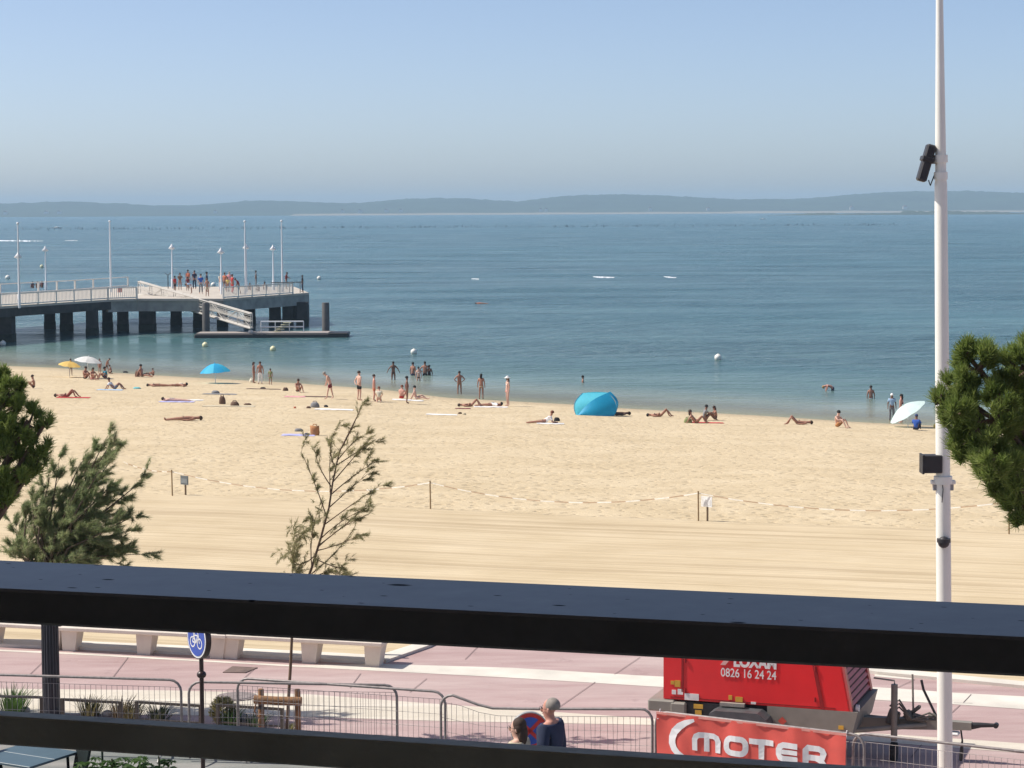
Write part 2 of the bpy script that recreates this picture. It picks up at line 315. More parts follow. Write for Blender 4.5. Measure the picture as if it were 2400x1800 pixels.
# ------------------------------------------------------------------ promenade
def pave_mat(name,c1,c2,crack=.0):
    m=bpy.data.materials.new(name); m.use_nodes=True; nt=m.node_tree; L=nt.links.new; b=nt.nodes['Principled BSDF']
    tc=node(nt,'ShaderNodeTexCoord'); mp=node(nt,'ShaderNodeMapping'); mp.inputs['Rotation'].default_value=(0,0,radians(16)); mp.inputs['Scale'].default_value=(.35,1.6,1); L(tc.outputs['Object'],mp.inputs[0])
    n=node(nt,'ShaderNodeTexNoise',Scale=1.2,Detail=7.,Roughness=.65); L(mp.outputs[0],n.inputs[0])
    r=ramp(nt,[(.3,c1),(.55,tuple((a+b_)/2 for a,b_ in zip(c1,c2))),(.75,c2)]); L(n.outputs[0],r.inputs[0])
    n2=node(nt,'ShaderNodeTexNoise',Scale=60.,Detail=2.); L(tc.outputs['Object'],n2.inputs[0])
    mm=node(nt,'ShaderNodeMixRGB',_blend_type='OVERLAY'); mm.inputs[0].default_value=.25; L(r.outputs[0],mm.inputs[1]); L(n2.outputs[0],mm.inputs[2])
    n3=node(nt,'ShaderNodeTexNoise',Scale=.55,Detail=6.,Roughness=.7); L(mp.outputs[0],n3.inputs[0]); r3=ramp(nt,[(.48,(0,0,0)),(.68,(1,1,1))]); L(n3.outputs[0],r3.inputs[0])
    n4=node(nt,'ShaderNodeTexNoise',Scale=1.7,Detail=5.,Roughness=.75); L(tc.outputs['Object'],n4.inputs[0]); r4=ramp(nt,[(.60,(0,0,0)),(.72,(1,1,1))]); L(n4.outputs[0],r4.inputs[0])
    m3=node(nt,'ShaderNodeMixRGB'); L(mathn(nt,'MULTIPLY',r3.outputs[0],.35),m3.inputs[0]); L(mm.outputs[0],m3.inputs[1]); m3.inputs[2].default_value=(.58,.50,.46,1)
    m4=node(nt,'ShaderNodeMixRGB'); L(mathn(nt,'MULTIPLY',r4.outputs[0],.35),m4.inputs[0]); L(m3.outputs[0],m4.inputs[1]); m4.inputs[2].default_value=tuple(v*.62 for v in c1)+(1,)
    L(m4.outputs[0],b.inputs['Base Color']); b.inputs['Roughness'].default_value=.85; b.inputs['Specular IOR Level'].default_value=.25
    bp=node(nt,'ShaderNodeBump',Strength=.2,Distance=.01); L(n2.outputs[0],bp.inputs['Height']); L(bp.outputs[0],b.inputs['Normal']); return m
PINK=pave_mat('pink_concrete',(.36,.245,.235),(.50,.38,.36)); WHITE=mat('white_stone',(.66,.62,.54),.8,.14,1.4,.15,60); CREAM=pave_mat('cream_paving',(.52,.47,.38),(.74,.68,.58))
ASPH=pave_mat('grey_paving',(.13,.145,.135),(.27,.28,.26)); JOINT=mat('joint_dark',(.20,.15,.145),.9)
edge=[(-900,1452),(-400,1485),(0,1504),(140,1507),(700,1532),(890,1543),(985,1512),(1120,1442),(1500,1493),(2055,1571),(2400,1605),(2700,1632)]
E=[at(a,b) for a,b in edge]; E=[Vector((E[0].x-60,E[0].y+18,ST))]+E+[Vector((E[-1].x+60,E[-1].y-14,ST))]
tag(MB().prism([(p.x,p.y) for p in E]+[(90,-40),(-100,-40)],ST-1.2,ST).build('promenade',PINK),kind='structure')
def band(name,top,bot,z,m,kind='structure',px=True):
    P=[at(a,b,z) for a,b in top]+[at(a,b,z) for a,b in bot][::-1]
    return tag(MB().add([(p.x,p.y,z) for p in P],[tuple(range(len(P)))]).build(name,m),kind=kind)
def strip(name,top,bot,z,m):
    n=len(top); T=[at(a,b,z) for a,b in top]; B=[at(a,b,z) for a,b in bot]
    vs=[(p.x,p.y,z) for p in T]+[(p.x,p.y,z) for p in B]
    return tag(MB().add(vs,[(i,i+1,n+i+1,n+i) for i in range(n-1)]).build(name,m),kind='structure')
# kerb edging towards the sand: a raised stone course
def kerb(name,top,bot,h=.06):
    n=len(top); T=[at(a,b) for a,b in top]; B=[at(a,b) for a,b in bot]; m=MB()
    for i in range(n-1):
        q=[T[i],T[i+1],B[i+1],B[i]]; m.prism([(p.x,p.y) for p in q][::-1],ST-.4,ST+h)
    return tag(m.build(name,WHITE),kind='structure')
kerb('kerb_by_benches',[(-400,1484),(0,1503.5),(140,1506.5),(700,1531.5),(890,1542)],[(-400,1500),(0,1517),(140,1521),(700,1548),(880,1558)],.05)
kerb('kerb_by_ramp',[(884,1543),(984,1511.5),(1119,1441.5)],[(905,1554),(1008,1518),(1145,1450)],.05)
kerb('kerb_by_plaza',[(1146,1445),(1500,1492),(2055,1570),(2400,1604),(2700,1631)],[(1146,1451),(1500,1503),(2055,1581),(2400,1614),(2700,1641)],.05)
band('kerb_step',[(2050,1580),(2144,1590)],[(2050,1585),(2136,1593)],ST+.004,WHITE)
strip('white_line_paving',[(-400,1505),(140,1528.5),(700,1559.5),(890,1556),(960,1558),(1200,1565),(1500,1583),(2100,1613),(2228,1623),(2400,1632),(2700,1650)],
      [(-400,1509),(140,1532),(700,1563),(890,1572.5),(960,1576),(1200,1588.5),(1500,1607),(2100,1643),(2228,1650),(2400,1662),(2700,1682)],ST+.004,WHITE)
strip('cream_paving',[(-500,1600),(0,1614),(400,1618),(725,1627),(1000,1648),(1526,1684),(2300,1735),(2700,1765)],[(-500,1660),(0,1672),(400,1676),(725,1680),(1043,1690),(1526,1699),(2300,1757),(2700,1790)],ST+.004,CREAM)
P0=[at(-600,1690),at(0,1716),at(660,1752),at(1000,1775),at(1350,1815),at(1900,1900)]
tag(MB().add([(p.x,p.y,ST+.008) for p in P0]+[(6,5,ST+.008),(-40,5,ST+.008)],[tuple(range(8))]).build('service_road',ASPH),kind='structure')
def joint(a,b,w=.011,z=ST+.010):
    A,B=at(*a,z),at(*b,z); d=(B-A).normalized(); n=Vector((-d.y,d.x,0))*w/2
    return [A-n,A+n,B+n,B-n]
jm=MB()
for a,b in [((1395,1598),(1310,1657)),((1500,1540),(1440,1580)),((845,1578),(820,1612)),((2276,1627),(2258,1646)),((2235,1646.5),(2279,1648)),((2250,1652),(2228,1672)),((2160,1745),(2135,1775)),((600,1563),(560,1600)),((300,1540),(262,1590)),((120,1532),(70,1580)),((1960,1625),(1985,1615)),((2144,1592),(2100,1612)),((1130,1505),(1090,1545)),((1000,1590),(960,1622))]:
    jm.add(joint(a,b),[(0,1,2,3)])
tag(jm.build('paving_joint',JOINT),kind='structure')
# hatch and manhole
h0=[at(522,1577),at(545,1563),at(604,1566),at(575,1578)]
tag(MB().prism([(p.x,p.y) for p in h0][::-1],ST+.001,ST+.014).build('floor_hatch',mat('hatch_steel',(.17,.12,.10),.7,.3,6)),'rusty brown four sided hatch cover in the pink paving behind the sign','hatch cover')
c=at(555,1634); mh=MB((c.x,c.y,ST)); mh.tube([(c.x,c.y,ST),(c.x,c.y,ST+.018)],.31,28); mh.tube([(c.x,c.y,ST+.0185),(c.x,c.y,ST+.024)],.25,28)
tag(mh.build('manhole_cover',mat('manhole_iron',(.24,.20,.19),.8,.25,10,.3,80)),'round grey manhole cover in the cream paving','manhole cover')
# ------------------------------------------------------------------ balcony
ra=-math.atan(.290); RD=Vector((cos(ra),sin(ra),0)); RN=Vector((-sin(ra),cos(ra),0))
CAP=mat('rail_cap_paint',(.055,.066,.085),.42,.18,5,.12,30); 
def cap_mat():
    m=bpy.data.materials.new('rail_cap_painted'); m.use_nodes=True; nt=m.node_tree; L=nt.links.new; b=nt.nodes['Principled BSDF']
    tc=node(nt,'ShaderNodeTexCoord'); n=node(nt,'ShaderNodeTexNoise',Scale=9.,Detail=6.,Roughness=.7); L(tc.outputs['Object'],n.inputs[0])
    r=ramp(nt,[(.3,(.15,.15,.15)),(.6,(.20,.20,.20)),(.8,(.27,.27,.265))]); L(n.outputs[0],r.inputs[0])
    mp=node(nt,'ShaderNodeMapping'); mp.inputs['Scale'].default_value=(1,2.2,0); mp.inputs['Rotation'].default_value=(0,0,.15); L(tc.outputs['Object'],mp.inputs[0])
    v=node(nt,'ShaderNodeTexVoronoi',Scale=7.,_voronoi_dimensions='2D'); L(mp.outputs[0],v.inputs[0]); s=ramp(nt,[(.0,(1,1,1)),(.03,(1,1,1)),(.07,(0,0,0))]); sc_=node(nt,'ShaderNodeSeparateColor'); L(v.outputs['Color'],sc_.inputs[0]); L(mathn(nt,'MULTIPLY',v.outputs[0],mathn(nt,'ADD',.35,mathn(nt,'MULTIPLY',sc_.outputs[0],3.5))),s.inputs[0])
    mx=node(nt,'ShaderNodeMixRGB'); L(mathn(nt,'MULTIPLY',s.outputs[0],.85),mx.inputs[0]); L(r.outputs[0],mx.inputs[1]); mx.inputs[2].default_value=(.012,.014,.018,1); L(mx.outputs[0],b.inputs[0])
    L(mathn(nt,'ADD',.42,mathn(nt,'MULTIPLY',s.outputs[0],.5)),b.inputs['Roughness']); L(mathn(nt,'SUBTRACT',.65,mathn(nt,'MULTIPLY',s.outputs[0],.62)),b.inputs['Specular IOR Level']); bp=node(nt,'ShaderNodeBump',Strength=.12,Distance=.004); L(n.outputs[0],bp.inputs['Height']); L(bp.outputs[0],b.inputs['Normal']); return m
bc=Vector((0,3.0,0)); RM=Matrix.Rotation(ra,3,'Z')
rail=empty('balcony_railing',(0,3.0,10.4),'dark painted balcony railing with a wide flat cap, crossing the whole foreground','railing',rz=ra)
zc=atY(1200,1437,3.0).z-10.4; zcb=atY(1200,1524,3.0).z-10.4; cth=zc-zcb; pbk=at(1200,1365,zc+10.4); cw=(pbk.y-3.0)*cos(ra)
MB().box((0,cw/2,zc-cth/2),(9,cw,cth),bev=.004).build('cap_rail',cap_mat(),rail)
z2=atY(1200,1757,3.0).z-10.4; z2b=atY(1200,1830,3.0).z-10.4; lth=z2-z2b
LOWR=mat('rail_paint_olive',(.022,.022,.016),.6,.2,6,.1,50)
MB().box((0,.0175,z2-lth/2),(9,.035,lth),bev=.0025).build('lower_rail',mat('lower_rail_paint',(.50,.50,.42),.5,.2,7,.1,50),rail)
for k in range(1,4): MB().box((0,.0175,z2-lth/2-.19*k),(9,.035,lth),bev=.0025).build('lower_rail',MC['lower_rail_paint'],rail)
for x in (-3.6,-1.3,1.3,3.6): MB().box((x,.056,(zc-.05)/2),(.05,.045,zc-.06)).build('railing_post',MC['lower_rail_paint'],rail)
PLAS=mat('render_plaster',(.40,.37,.32),.9,.08,2,.1,30)
bl=empty('hotel_building',(0,-2.2,ST),'building with the balcony, behind and above the camera','building',rz=ra)
MB().box((0,-4.0,7.5),(34,8,15)).build('wall',mat('facade_render',(.62,.58,.5),.9,.08,2),bl)
MB().box((0,2.6,5.72),(11,5.6,.24)).build('balcony_floor',PLAS,bl)
MB().box((0,2.85,8.72),(13,5.7,.24)).build('shading_ceiling',mat('shading_soffit',(.25,.23,.2),.9),bl)  # unseen ceiling slab, carried out over the rail to keep it in shade
MB().box((-5.6,2.7,7.2),(.2,5.0,2.76)).build('shading_screen',PLAS,bl)  # added screen out of view, cuts off sun from the left
MB().box((0,.03,7.0),(3.0,.06,2.3)).build('balcony_door',mat('door_glass',(.03,.035,.04),.1),bl)
# ------------------------------------------------------------------ benches
BEN=mat('bench_concrete',(.70,.62,.53),.85,.07,4,.15,40)
def bench(pts,label):
    P=[at(a,b) for a,b in pts]; c=(P[0]+P[-1])/2; d=(P[-1]-P[0]); L_=d.length; rz=atan2(d.y,d.x)
    o=empty('concrete_bench',c,label,'bench','concrete benches along the promenade edge',rz)
    MB().box((0,.26,.39),(L_+.42,.55,.066),bev=.012).build('seat',BEN,o)
    for p in P:
        u=(p-c).dot(d.normalized()); w=.115
        m=MB(); m.add([(u-w,.08,0),(u+w,.08,0),(u+w,.30,0),(u-w,.30,0),(u-w*1.1,.06,.355),(u+w*1.5,.06,.355),(u+w*1.5,.34,.355),(u-w*1.1,.34,.355)],
            [(3,2,1,0),(4,5,6,7),(0,1,5,4),(1,2,6,5),(2,3,7,6),(3,0,4,7)]); m.build('leg',BEN,o)
bench([(-208,1506),(-30,1517),(118,1525)],'pale concrete bench at the left edge, partly behind the dark ribbed column')
bench([(156,1528),(330,1538),(503,1546)],'pale concrete slab bench in the middle of the row, behind the bicycle sign')
bench([(535,1547),(720,1557),(868,1565.5)],'pale concrete slab bench at the right end of the row by the ramp')
p=at(895,1541); tag(MB(p).tube([p,p+Vector((0,0,.5))],.045,10).build('short_bollard',mat('bollard_brown',(.12,.09,.05),.7)),'short brown bollard just past the right end of the benches','bollard')
# ------------------------------------------------------------------ crowd barriers
GALV=mat('galvanised',(.27,.24,.23),.55,.2,20,metal=.35); GALVL=mat('galvanised_bright',(.45,.44,.42),.45,.15,20,metal=.35)
WIRE=mat('wire_dull',(.40,.35,.33),.6)
def barrier(a,b,label,bent=None,name='crowd_barrier',m=GALV,feet=True):
    A,B=at(*a,ST+1.1),at(*b,ST+1.1); A.z=B.z=ST; d=B-A; L_=d.length; rz=atan2(d.y,d.x)
    o=empty(name,A,label,'barrier','metal crowd barriers along the promenade',rz)
    h=1.1; r=.16
    def top(u):
        if not bent: return h
        return np.interp(u/L_,bent[0],bent[1])
    pts=[(0,0,.05),(0,0,.5),(0,0,top(0)-r)]+[(r-r*cos(q),0,top(0)-r+r*sin(q)) for q in (.4,.8,1.2)]+[(r,0,top(r))]
    if bent: pts+=[(L_*q,0,top(L_*q)) for q in bent[0][1:-1]]
    pts+=[(L_-r,0,top(L_-r))]+[(L_-r+r*sin(q),0,top(L_)-r+r*cos(q)) for q in (.4,.8,1.2)]+[(L_,0,top(L_)-r),(L_,0,.5),(L_,0,.05)]
    MB().tube(pts,.0185,8).build('frame',m,o)
    w=MB(); w.tube([(0,0,.2),(L_,0,.2)],.012,6,cap=False)
    n=int(L_/.075)
    for k in range(1,n):
        u=L_*k/n; zt=top(u)-.10; off=0
        if bent: off=.02*sin(k*1.7)
        w.tube([(u,0,.2),(u+off,0,(zt+.2)/2),(u+off*.3,0,zt)],.0034,3,cap=False)
    for z in (.42,.62,.80): w.tube([(u_,0,z-((h-top(u_))*.7)) for u_ in np.linspace(0,L_,6)],.0034,3,cap=False)
    w.tube([(u_,0,top(u_)-.10) for u_ in np.linspace(.02,L_-.02,12)],.0034,3,cap=False)
    w.build('wire_mesh',WIRE,o)
    if feet:
        for u in (.25,L_-.25): MB().tube([(u,-.3,.02),(u,-.25,.06),(u,0,.14),(u,.25,.06),(u,.3,.02)],.016,6).build('foot',GALVL,o)
    return o,L_
barrier((-420,1569),(424,1594),'long crowd barrier at the far left, ending in front of the bicycle sign')
barrier((442,1598),(930,1606),'crowd barrier whose left hoop rises right behind the bicycle sign post')
barrier((556,1589),(1043,1622),'crowd barrier crossing the one behind the timber stake frame')
barrier((1033,1628),(1529,1660),'buckled crowd barrier with a dented top bar behind the two pedestrians',bent=([0,.06,.12,.18,.25,.4,1],[1.1,1.1,1.05,1.0,.965,.985,1.09]))
bo,BLn=barrier((1537,1667),(2026,1724),'crowd barrier carrying the red banner')
barrier((2000,1717),(2560,1780),'crowd barrier at the far right, passing in front of the white mast')
# a small knot of wire on the bent barrier
# banner
bn=bo.matrix_world; bdir=atan2((at(2026,1724,ST+1.1)-at(1537,1667,ST+1.1)).y,(at(2026,1724,ST+1.1)-at(1537,1667,ST+1.1)).x)
banner=empty('banner',at(1537,1667,ST+1.1)-Vector((0,0,1.1))+Vector((0,-.04,0)),'red banner with white lettering tied to the crowd barrier in front of the compressor','banner',rz=bdir)
BW=2.53; BH=.84; NX=40; NZ=10
def bw(u,v): return .012*sin(u*9+v*3)+.008*sin(u*23-v*7)
vs=[];fs=[]
for j in range(NZ+1):
    for i in range(NX+1):
        u=BW*i/NX; v=BH*j/NZ; vs.append((u+.02,-.03+bw(u,v),1.105-v+.006*sin(u*14)*(1-j/NZ)))
for j in range(NZ):
    for i in range(NX): q=j*(NX+1)+i; fs.append((q,q+1,q+NX+2,q+NX+1))
BR=mat('banner_red',(.84,.13,.10),.6,.10,4,trans=.15); BWm=mat('banner_white',(.82,.80,.80),.6,.04)
m=MB(); m.add(vs,fs,0,True); m.build('cloth',BR,banner)
mm=MB(); mm.box((BW/2+.02,-.032,1.100),(BW,.006,.03)); mm.build('hem',mat('hem_light',(.75,.30,.25),.6),banner)
def stroke(mb,pts,w,n=12,closed=False):  # flat ribbon following the banner surface
    P=[Vector((a,b)) for a,b in pts]; 
    Q=[]
    for i in range(len(P)-1+(1 if closed else 0)):
        a,b=P[i],P[(i+1)%len(P)]; k=max(1,int((b-a).length/.05))
        for t in range(k): Q.append(a+(b-a)*t/k)
    if not closed: Q.append(P[-1])
    N=len(Q); ww = w if callable(w) else (lambda t:w)
    vs=[]
    for i,q in enumerate(Q):
        a=Q[(i-1)%N] if (closed or i>0) else Q[i]; b=Q[(i+1)%N] if (closed or i<N-1) else Q[i]
        t=(b-a).normalized(); nn=Vector((-t.y,t.x)); 
        if 0<i<N-1 or closed:
            t1=(q-a).normalized(); c_=max(.6,abs(t1.dot(t))); 
        else: c_=1
        h=ww(i/(N-1))/2/c_
        for s_ in (-1,1): e=q+nn*h*s_; vs.append((e.x+.02,-.040+bw(e.x,e.y),1.105-e.y))
    fs=[(2*i,2*i+1,(2*i+3)%(2*N),(2*i+2)%(2*N)) for i in range(N if closed else N-1)]
    mb.add(vs,fs)
def lx(z): return (z-180)*.0013
T0,T1=.185,.425; wS=.072
def letter(*sts):
    m=MB()
    for s_ in sts: stroke(m,*s_)
    m.build('letter',BWm,banner)
h=wS/2
def rr(x0,x1,y0,y1,r):
    out=[]
    for cx,cy,a0 in ((x1-r,y0+r,-90),(x1-r,y1-r,0),(x0+r,y1-r,90),(x0+r,y0+r,180)):
        for k in range(5): a=radians(a0+k*22.5); out.append((cx+r*cos(a),cy+r*sin(a)))
    return out
xL,xR=lx(565)+h,lx(860)-h; xm=(xL+xR)/2
letter(([(xL,T1),(xL,T0+h+.06),(xL+.02,T0+h+.02),(xL+.06,T0+h),(xR-.06,T0+h),(xR-.02,T0+h+.02),(xR,T0+h+.06),(xR,T1)],wS),([(xm,T0+h),(xm,T1)],wS*.95))
letter((rr(lx(893)+h,lx(1148)-h,T0+h-.005,T1-h+.01,.07),wS,12,True))
letter(([(lx(1155),T0+h),(lx(1402),T0+h)],wS),([(lx(1280),T0+h),(lx(1280),T1+.01)],wS))
xe=lx(1430)+h
letter(([(lx(1650),T0+h),(xe+.06,T0+h),(xe+.02,T0+h+.02),(xe,T0+h+.06),(xe,T1-h-.05),(xe+.02,T1-h-.015),(xe+.06,T1-h),(lx(1650),T1-h)],wS),([(xe,(T0+T1)/2),(lx(1648),(T0+T1)/2)],wS*.8))
xr=lx(1700)+h; x2=lx(1932)-h; ym=T0+.155
letter(([(xr,T1+.005),(xr,T0+h+.03),(xr+.03,T0+h),(x2-.06,T0+h),(x2-.015,T0+h+.02),(x2,T0+h+.05),(x2-.015,ym-.015),(x2-.05,ym),(xr,ym)],wS),([(x2-.10,ym),(x2-.02,ym+.03),(x2,ym+.06),(x2,T1+.005)],wS))
am=MB(); arc=[(590,1082),(500,1110),(430,1150),(378,1205),(352,1270),(350,1330),(372,1390),(415,1440),(480,1490),(560,1525),(660,1545)]
stroke(am,[(lx(a),(b-(1000+(a-180)*.1166))*.00118) for a,b in arc],lambda t:.035+.065*max(0,sin(pi*min(1,t*1.15)))**.8)
am.build('crescent_emblem',BWm,banner)
for u in (.04,BW): MB().tube([(u,-.03,1.02),(u,.03,1.06),(u+.01,.02,1.14)],.008,5).build('tie',BWm,banner)
# ------------------------------------------------------------------ compressor trailer
RED=mat('compressor_red',(.80,.028,.032),.35,.05,3,coat=.2); RED2=mat('compressor_red_dark',(.30,.012,.014),.5); GRY=mat('chassis_grey',(.24,.225,.19),.6,.12,4); BLK=mat('black_plastic',(.02,.02,.023),.5,.2)
GRY2=mat('fender_grey',(.09,.095,.10),.4,.2); STK=mat('sticker_white',(.8,.78,.75),.5); STY=mat('sticker_yellow',(.62,.36,.05),.5)
c0=at(1555,1637,ST+.75); c1=at(1993,1668,ST+.75); td=c1-c0; trz=atan2(td.y,td.x); TL=td.length
T=empty('compressor_trailer',(c0.x,c0.y,ST),'red towable compressor with grey chassis standing behind the red banner','trailer',rz=trz)
D=1.5; Z0=.75; Z1=1.98; sl=.2*(Z1-Z0)
MB().extr([(0,Z0),(TL,Z0),(TL-sl,Z1),(.0,Z1)],0,D).build('hood',RED,T)
for u0_,u1_ in ((.27,.27),): MB().box((.27,-.004,(Z0+Z1)/2+.05),(.028,.012,Z1-Z0-.12)).build('panel_seam',RED2,T)
q=MB(); q.add([(TL-.395,-.008,Z0+.01),(TL-.345,-.008,Z0+.01),(TL-.345-sl,-.008,Z1),(TL-.395-sl,-.008,Z1)],[(0,1,2,3)]); q.build('panel_seam',RED2,T)
for z in (Z0+.03,): MB().box((TL/2-.05,-.003,z),(TL-.3,.008,.012)).build('panel_seam',RED2,T)
for x in (.31,2.10): 
    for z in (.88,1.30): MB().tube([(x,-.01,z-.03),(x,-.01,z+.03)],.012,8).build('hinge',RED2,T)
# louvred nose
fr=MB(); fr.add([(TL+.002,0.03,Z0),(TL+.002,D-.03,Z0),(TL+.002-sl,D-.03,Z1),(TL+.002-sl,.03,Z1)],[(0,1,2,3)]); fr.build('grille_back',mat('grille_dark',(.07,.006,.008),.7),T)
nl=13
for k in range(nl):
    z=Z0+.07+k*(Z1-Z0-.1)/nl; x=TL-.2*(z-Z0)
    M=Matrix.Rotation(radians(-38),3,'Y')
    MB().box((x+.012,D/2,z),(.014,D-.22,.050),M=M).build('louvre',mat('louvre_red',(.58,.12,.11),.45),T)
for y in (.06,D-.06):
    e=MB(); e.add([(TL+.03,y-.06,Z0),(TL+.03,y+.06,Z0),(TL+.03-sl,y+.06,Z1),(TL+.03-sl,y-.06,Z1),(TL-.02,y-.06,Z0),(TL-.02,y+.06,Z0),(TL-.02-sl,y+.06,Z1),(TL-.02-sl,y-.06,Z1)],[(0,1,2,3),(4,7,6,5),(0,4,5,1),(3,2,6,7),(0,3,7,4),(1,5,6,2)]); e.build('corner_post',MC['louvre_red'],T)
# chassis, tail, fender
MB().extr([(1.45,.50),(TL+.02,.42),(TL+.1,Z0-.002),(1.45,Z0-.002)],-.01,D+.01).build('chassis_side',GRY,T)
MB().box((-.02,D/2,.66),(.38,D+.12,.16),bev=.02).build('tail_beam',GRY,T)
MB().box((.22,.0,.60),(.22,.14,.24),bev=.02).build('lamp_bracket',GRY,T)
MB().box((.60,.5,.58),(.7,1.0,.3)).build('underbody',BLK,T)
MB().box((1.35,.6,.58),(.5,1.1,.3)).build('underbody',BLK,T)
f=MB(); f.extr([(.66,.44),(.72,.66),(.80,.70),(1.38,.70),(1.50,.62),(1.58,.40),(1.50,.40),(1.42,.56),(1.34,.60),(.84,.60),(.76,.5),(.74,.44)],-.30,.02); f.build('mudguard',GRY2,T)
for y in (-.15,D+.0):
    w=MB(); w.tube([(1.12,y-.09,.30),(1.12,y+.09,.30)],.29,24); wo=w.build('wheel',mat('tyre',(.02,.02,.02),.85),T)
    MB().tube([(1.12,y-.1,.30),(1.12,y+.1,.30)],.16,18).build('rim',mat('rim_grey',(.4,.4,.4),.5),wo)
MB().box((.98,-.05,.745),(.34,.06,.045)).build('latch_handle',mat('latch_grey',(.35,.32,.28),.5),T)
for (x,z,w_,h_,mt,nm) in ((.40,.80,.20,.09,STK,'sticker'),(.15,.85,.06,.06,STK,'sticker'),(.24,.86,.075,.075,STK,'sticker'),(.13,.98,.05,.05,STY,'warning_sticker'),(.20,.97,.08,.09,STY,'warning_sticker'),(.94,.83,.05,.06,STY,'warning_sticker'),(1.06,.81,.10,.07,STY,'warning_sticker'),(1.26,.775,.07,.03,STK,'sticker')):
    MB().box((x,-.006,z),(w_,.008,h_)).build(nm,mt,T)
for (x,z,w_,h_) in ((.50,.68,.13,.06),(.50,.58,.09,.10)): MB().box((x,-.03,z),(w_,.012,h_)).build('warning_sticker',STY,T)
dm=MB(); dm.add([(1.66,-.018,.62),(1.72,-.018,.56),(1.66,-.018,.50),(1.60,-.018,.56)],[(0,1,2,3)]); dm.build('hazard_sticker',mat('haz_red',(.6,.09,.06),.5),T)
MB().box((TL-.12,-.02,.53),(.07,.01,.05)).build('reflector',STY,T)
MB().tube([(TL+.06,.1,.78),(TL+.1,.1,.78)],.05,12).build('side_lamp',STK,T)
def text(body,size,parent,loc,rot,mt,name='lettering',xs=1,ext=.0015,off=0):
    cu=bpy.data.curves.new(name,'FONT'); cu.body=body; cu.size=size; cu.extrude=ext; cu.offset=off; cu.align_x='CENTER'
    ob=bpy.data.objects.new(name,cu); COL.objects.link(ob); bpy.context.view_layer.update()
    me=bpy.data.meshes.new_from_object(ob.evaluated_get(bpy.context.evaluated_depsgraph_get())); bpy.data.objects.remove(ob)
    me.materials.clear(); me.materials.append(mt); me.transform(Matrix.Diagonal((xs,1,1,1)))
    o=link(name,me,parent,loc); o.rotation_euler=rot; return o
lb=(pi/2,0,0)
text('LOXAM',.20,T,(1.28,-.009,1.265),lb,STK,'lettering',.86,off=.010)
text('0826 16 24 24',.165,T,(1.19,-.009,1.115),lb,STK,'phone_number',.80,off=.0015)
MB().extr([(.80,1.27),(.87,1.27),(.99,1.42),(.91,1.42)],-.010,-.002).build('logo_chevron',mat('logo_pink',(.75,.42,.38),.5),T)
# drawbar with jockey wheel and levers
db=MB(); db.extr([(TL-.1,.36),(TL+1.5,.45),(TL+1.5,.55),(TL+.65,.55),(TL-.1,.52)],D/2-.06,D/2+.06); db.build('drawbar',GRY,T)
for s_ in (-1,1): MB().tube([(TL-.05,D/2+s_*.45,.42),(TL+.9,D/2+s_*.05,.48)],.035,8).build('drawbar_strut',GRY,T)
MB().tube([(TL+1.5,D/2,.5),(TL+1.62,D/2,.52),(TL+1.82,D/2,.53)],[.05,.035,.024],8).build('coupling',BLK,T)
MB().tube([(TL+1.82,D/2-.04,.53),(TL+1.82,D/2+.04,.53)],.035,10).build('tow_eye',BLK,T)
jw=MB(); jw.tube([(TL+.5,D/2-.25,.28),(TL+.5,D/2-.25,1.05)],.045,10); jw.build('jockey_post',mat('post_galv',(.2,.19,.17),.5,metal=.3),T)
MB().tube([(TL+.5,D/2-.25,1.05),(TL+.5,D/2-.25,1.10),(TL+.22,D/2-.25,1.12)],.012,6).build('crank_handle',GRY,T)
w=MB(); w.tube([(TL+.46,D/2-.25,.13),(TL+.54,D/2-.25,.13)],.13,18); w.build('jockey_wheel',mat('rubber',(.015,.015,.016),.8),T)
MB().tube([(TL+.72,D/2,.5),(TL+.70,D/2,1.15)],.014,6).build('brake_lever',GRY,T)
MB().tube([(TL+1.05,D/2,.55),(TL+.85,D/2,.95),(TL+.82,D/2,1.08)],.018,6).build('brake_lever',BLK,T)
hb=MB()
for k,(x,z,w_,h_,q_) in enumerate(((.46,.56,.16,.20,.3),(.66,.60,.10,.14,-.4),(.80,.56,.20,.10,.25),(.97,.60,.12,.06,-.3),(.74,.66,.18,.05,-.7),(.58,.50,.10,.22,.9))): hb.box((TL+x,D/2-.1+.03*k,z),(w_,.10,h_),M=Matrix.Rotation(q_,3,'Y'),bev=.02)
for q_ in (0,.05,.1): hb.tube([(TL+.42,D/2-.12,.62+q_),(TL+.55,D/2-.15,.72+q_),(TL+.72,D/2-.14,.56),(TL+.95,D/2-.1,.66-q_),(TL+1.1,D/2-.05,.57)],.014,5)
hb.build('brake_linkage',mat('hose_dull',(.14,.13,.11),.8),T)
MB().tube([(TL+1.35,D/2-.02,.50),(TL+1.38,D/2-.03,.30),(TL+1.37,D/2-.03,.12),(TL+1.36,D/2-.03,.02)],[.012,.012,.03,.02],6).build('safety_chain',BLK,T)
MB().box((TL+1.2,D/2,.38),(.28,.16,.05),bev=.02).build('plug_holder',STK,T)
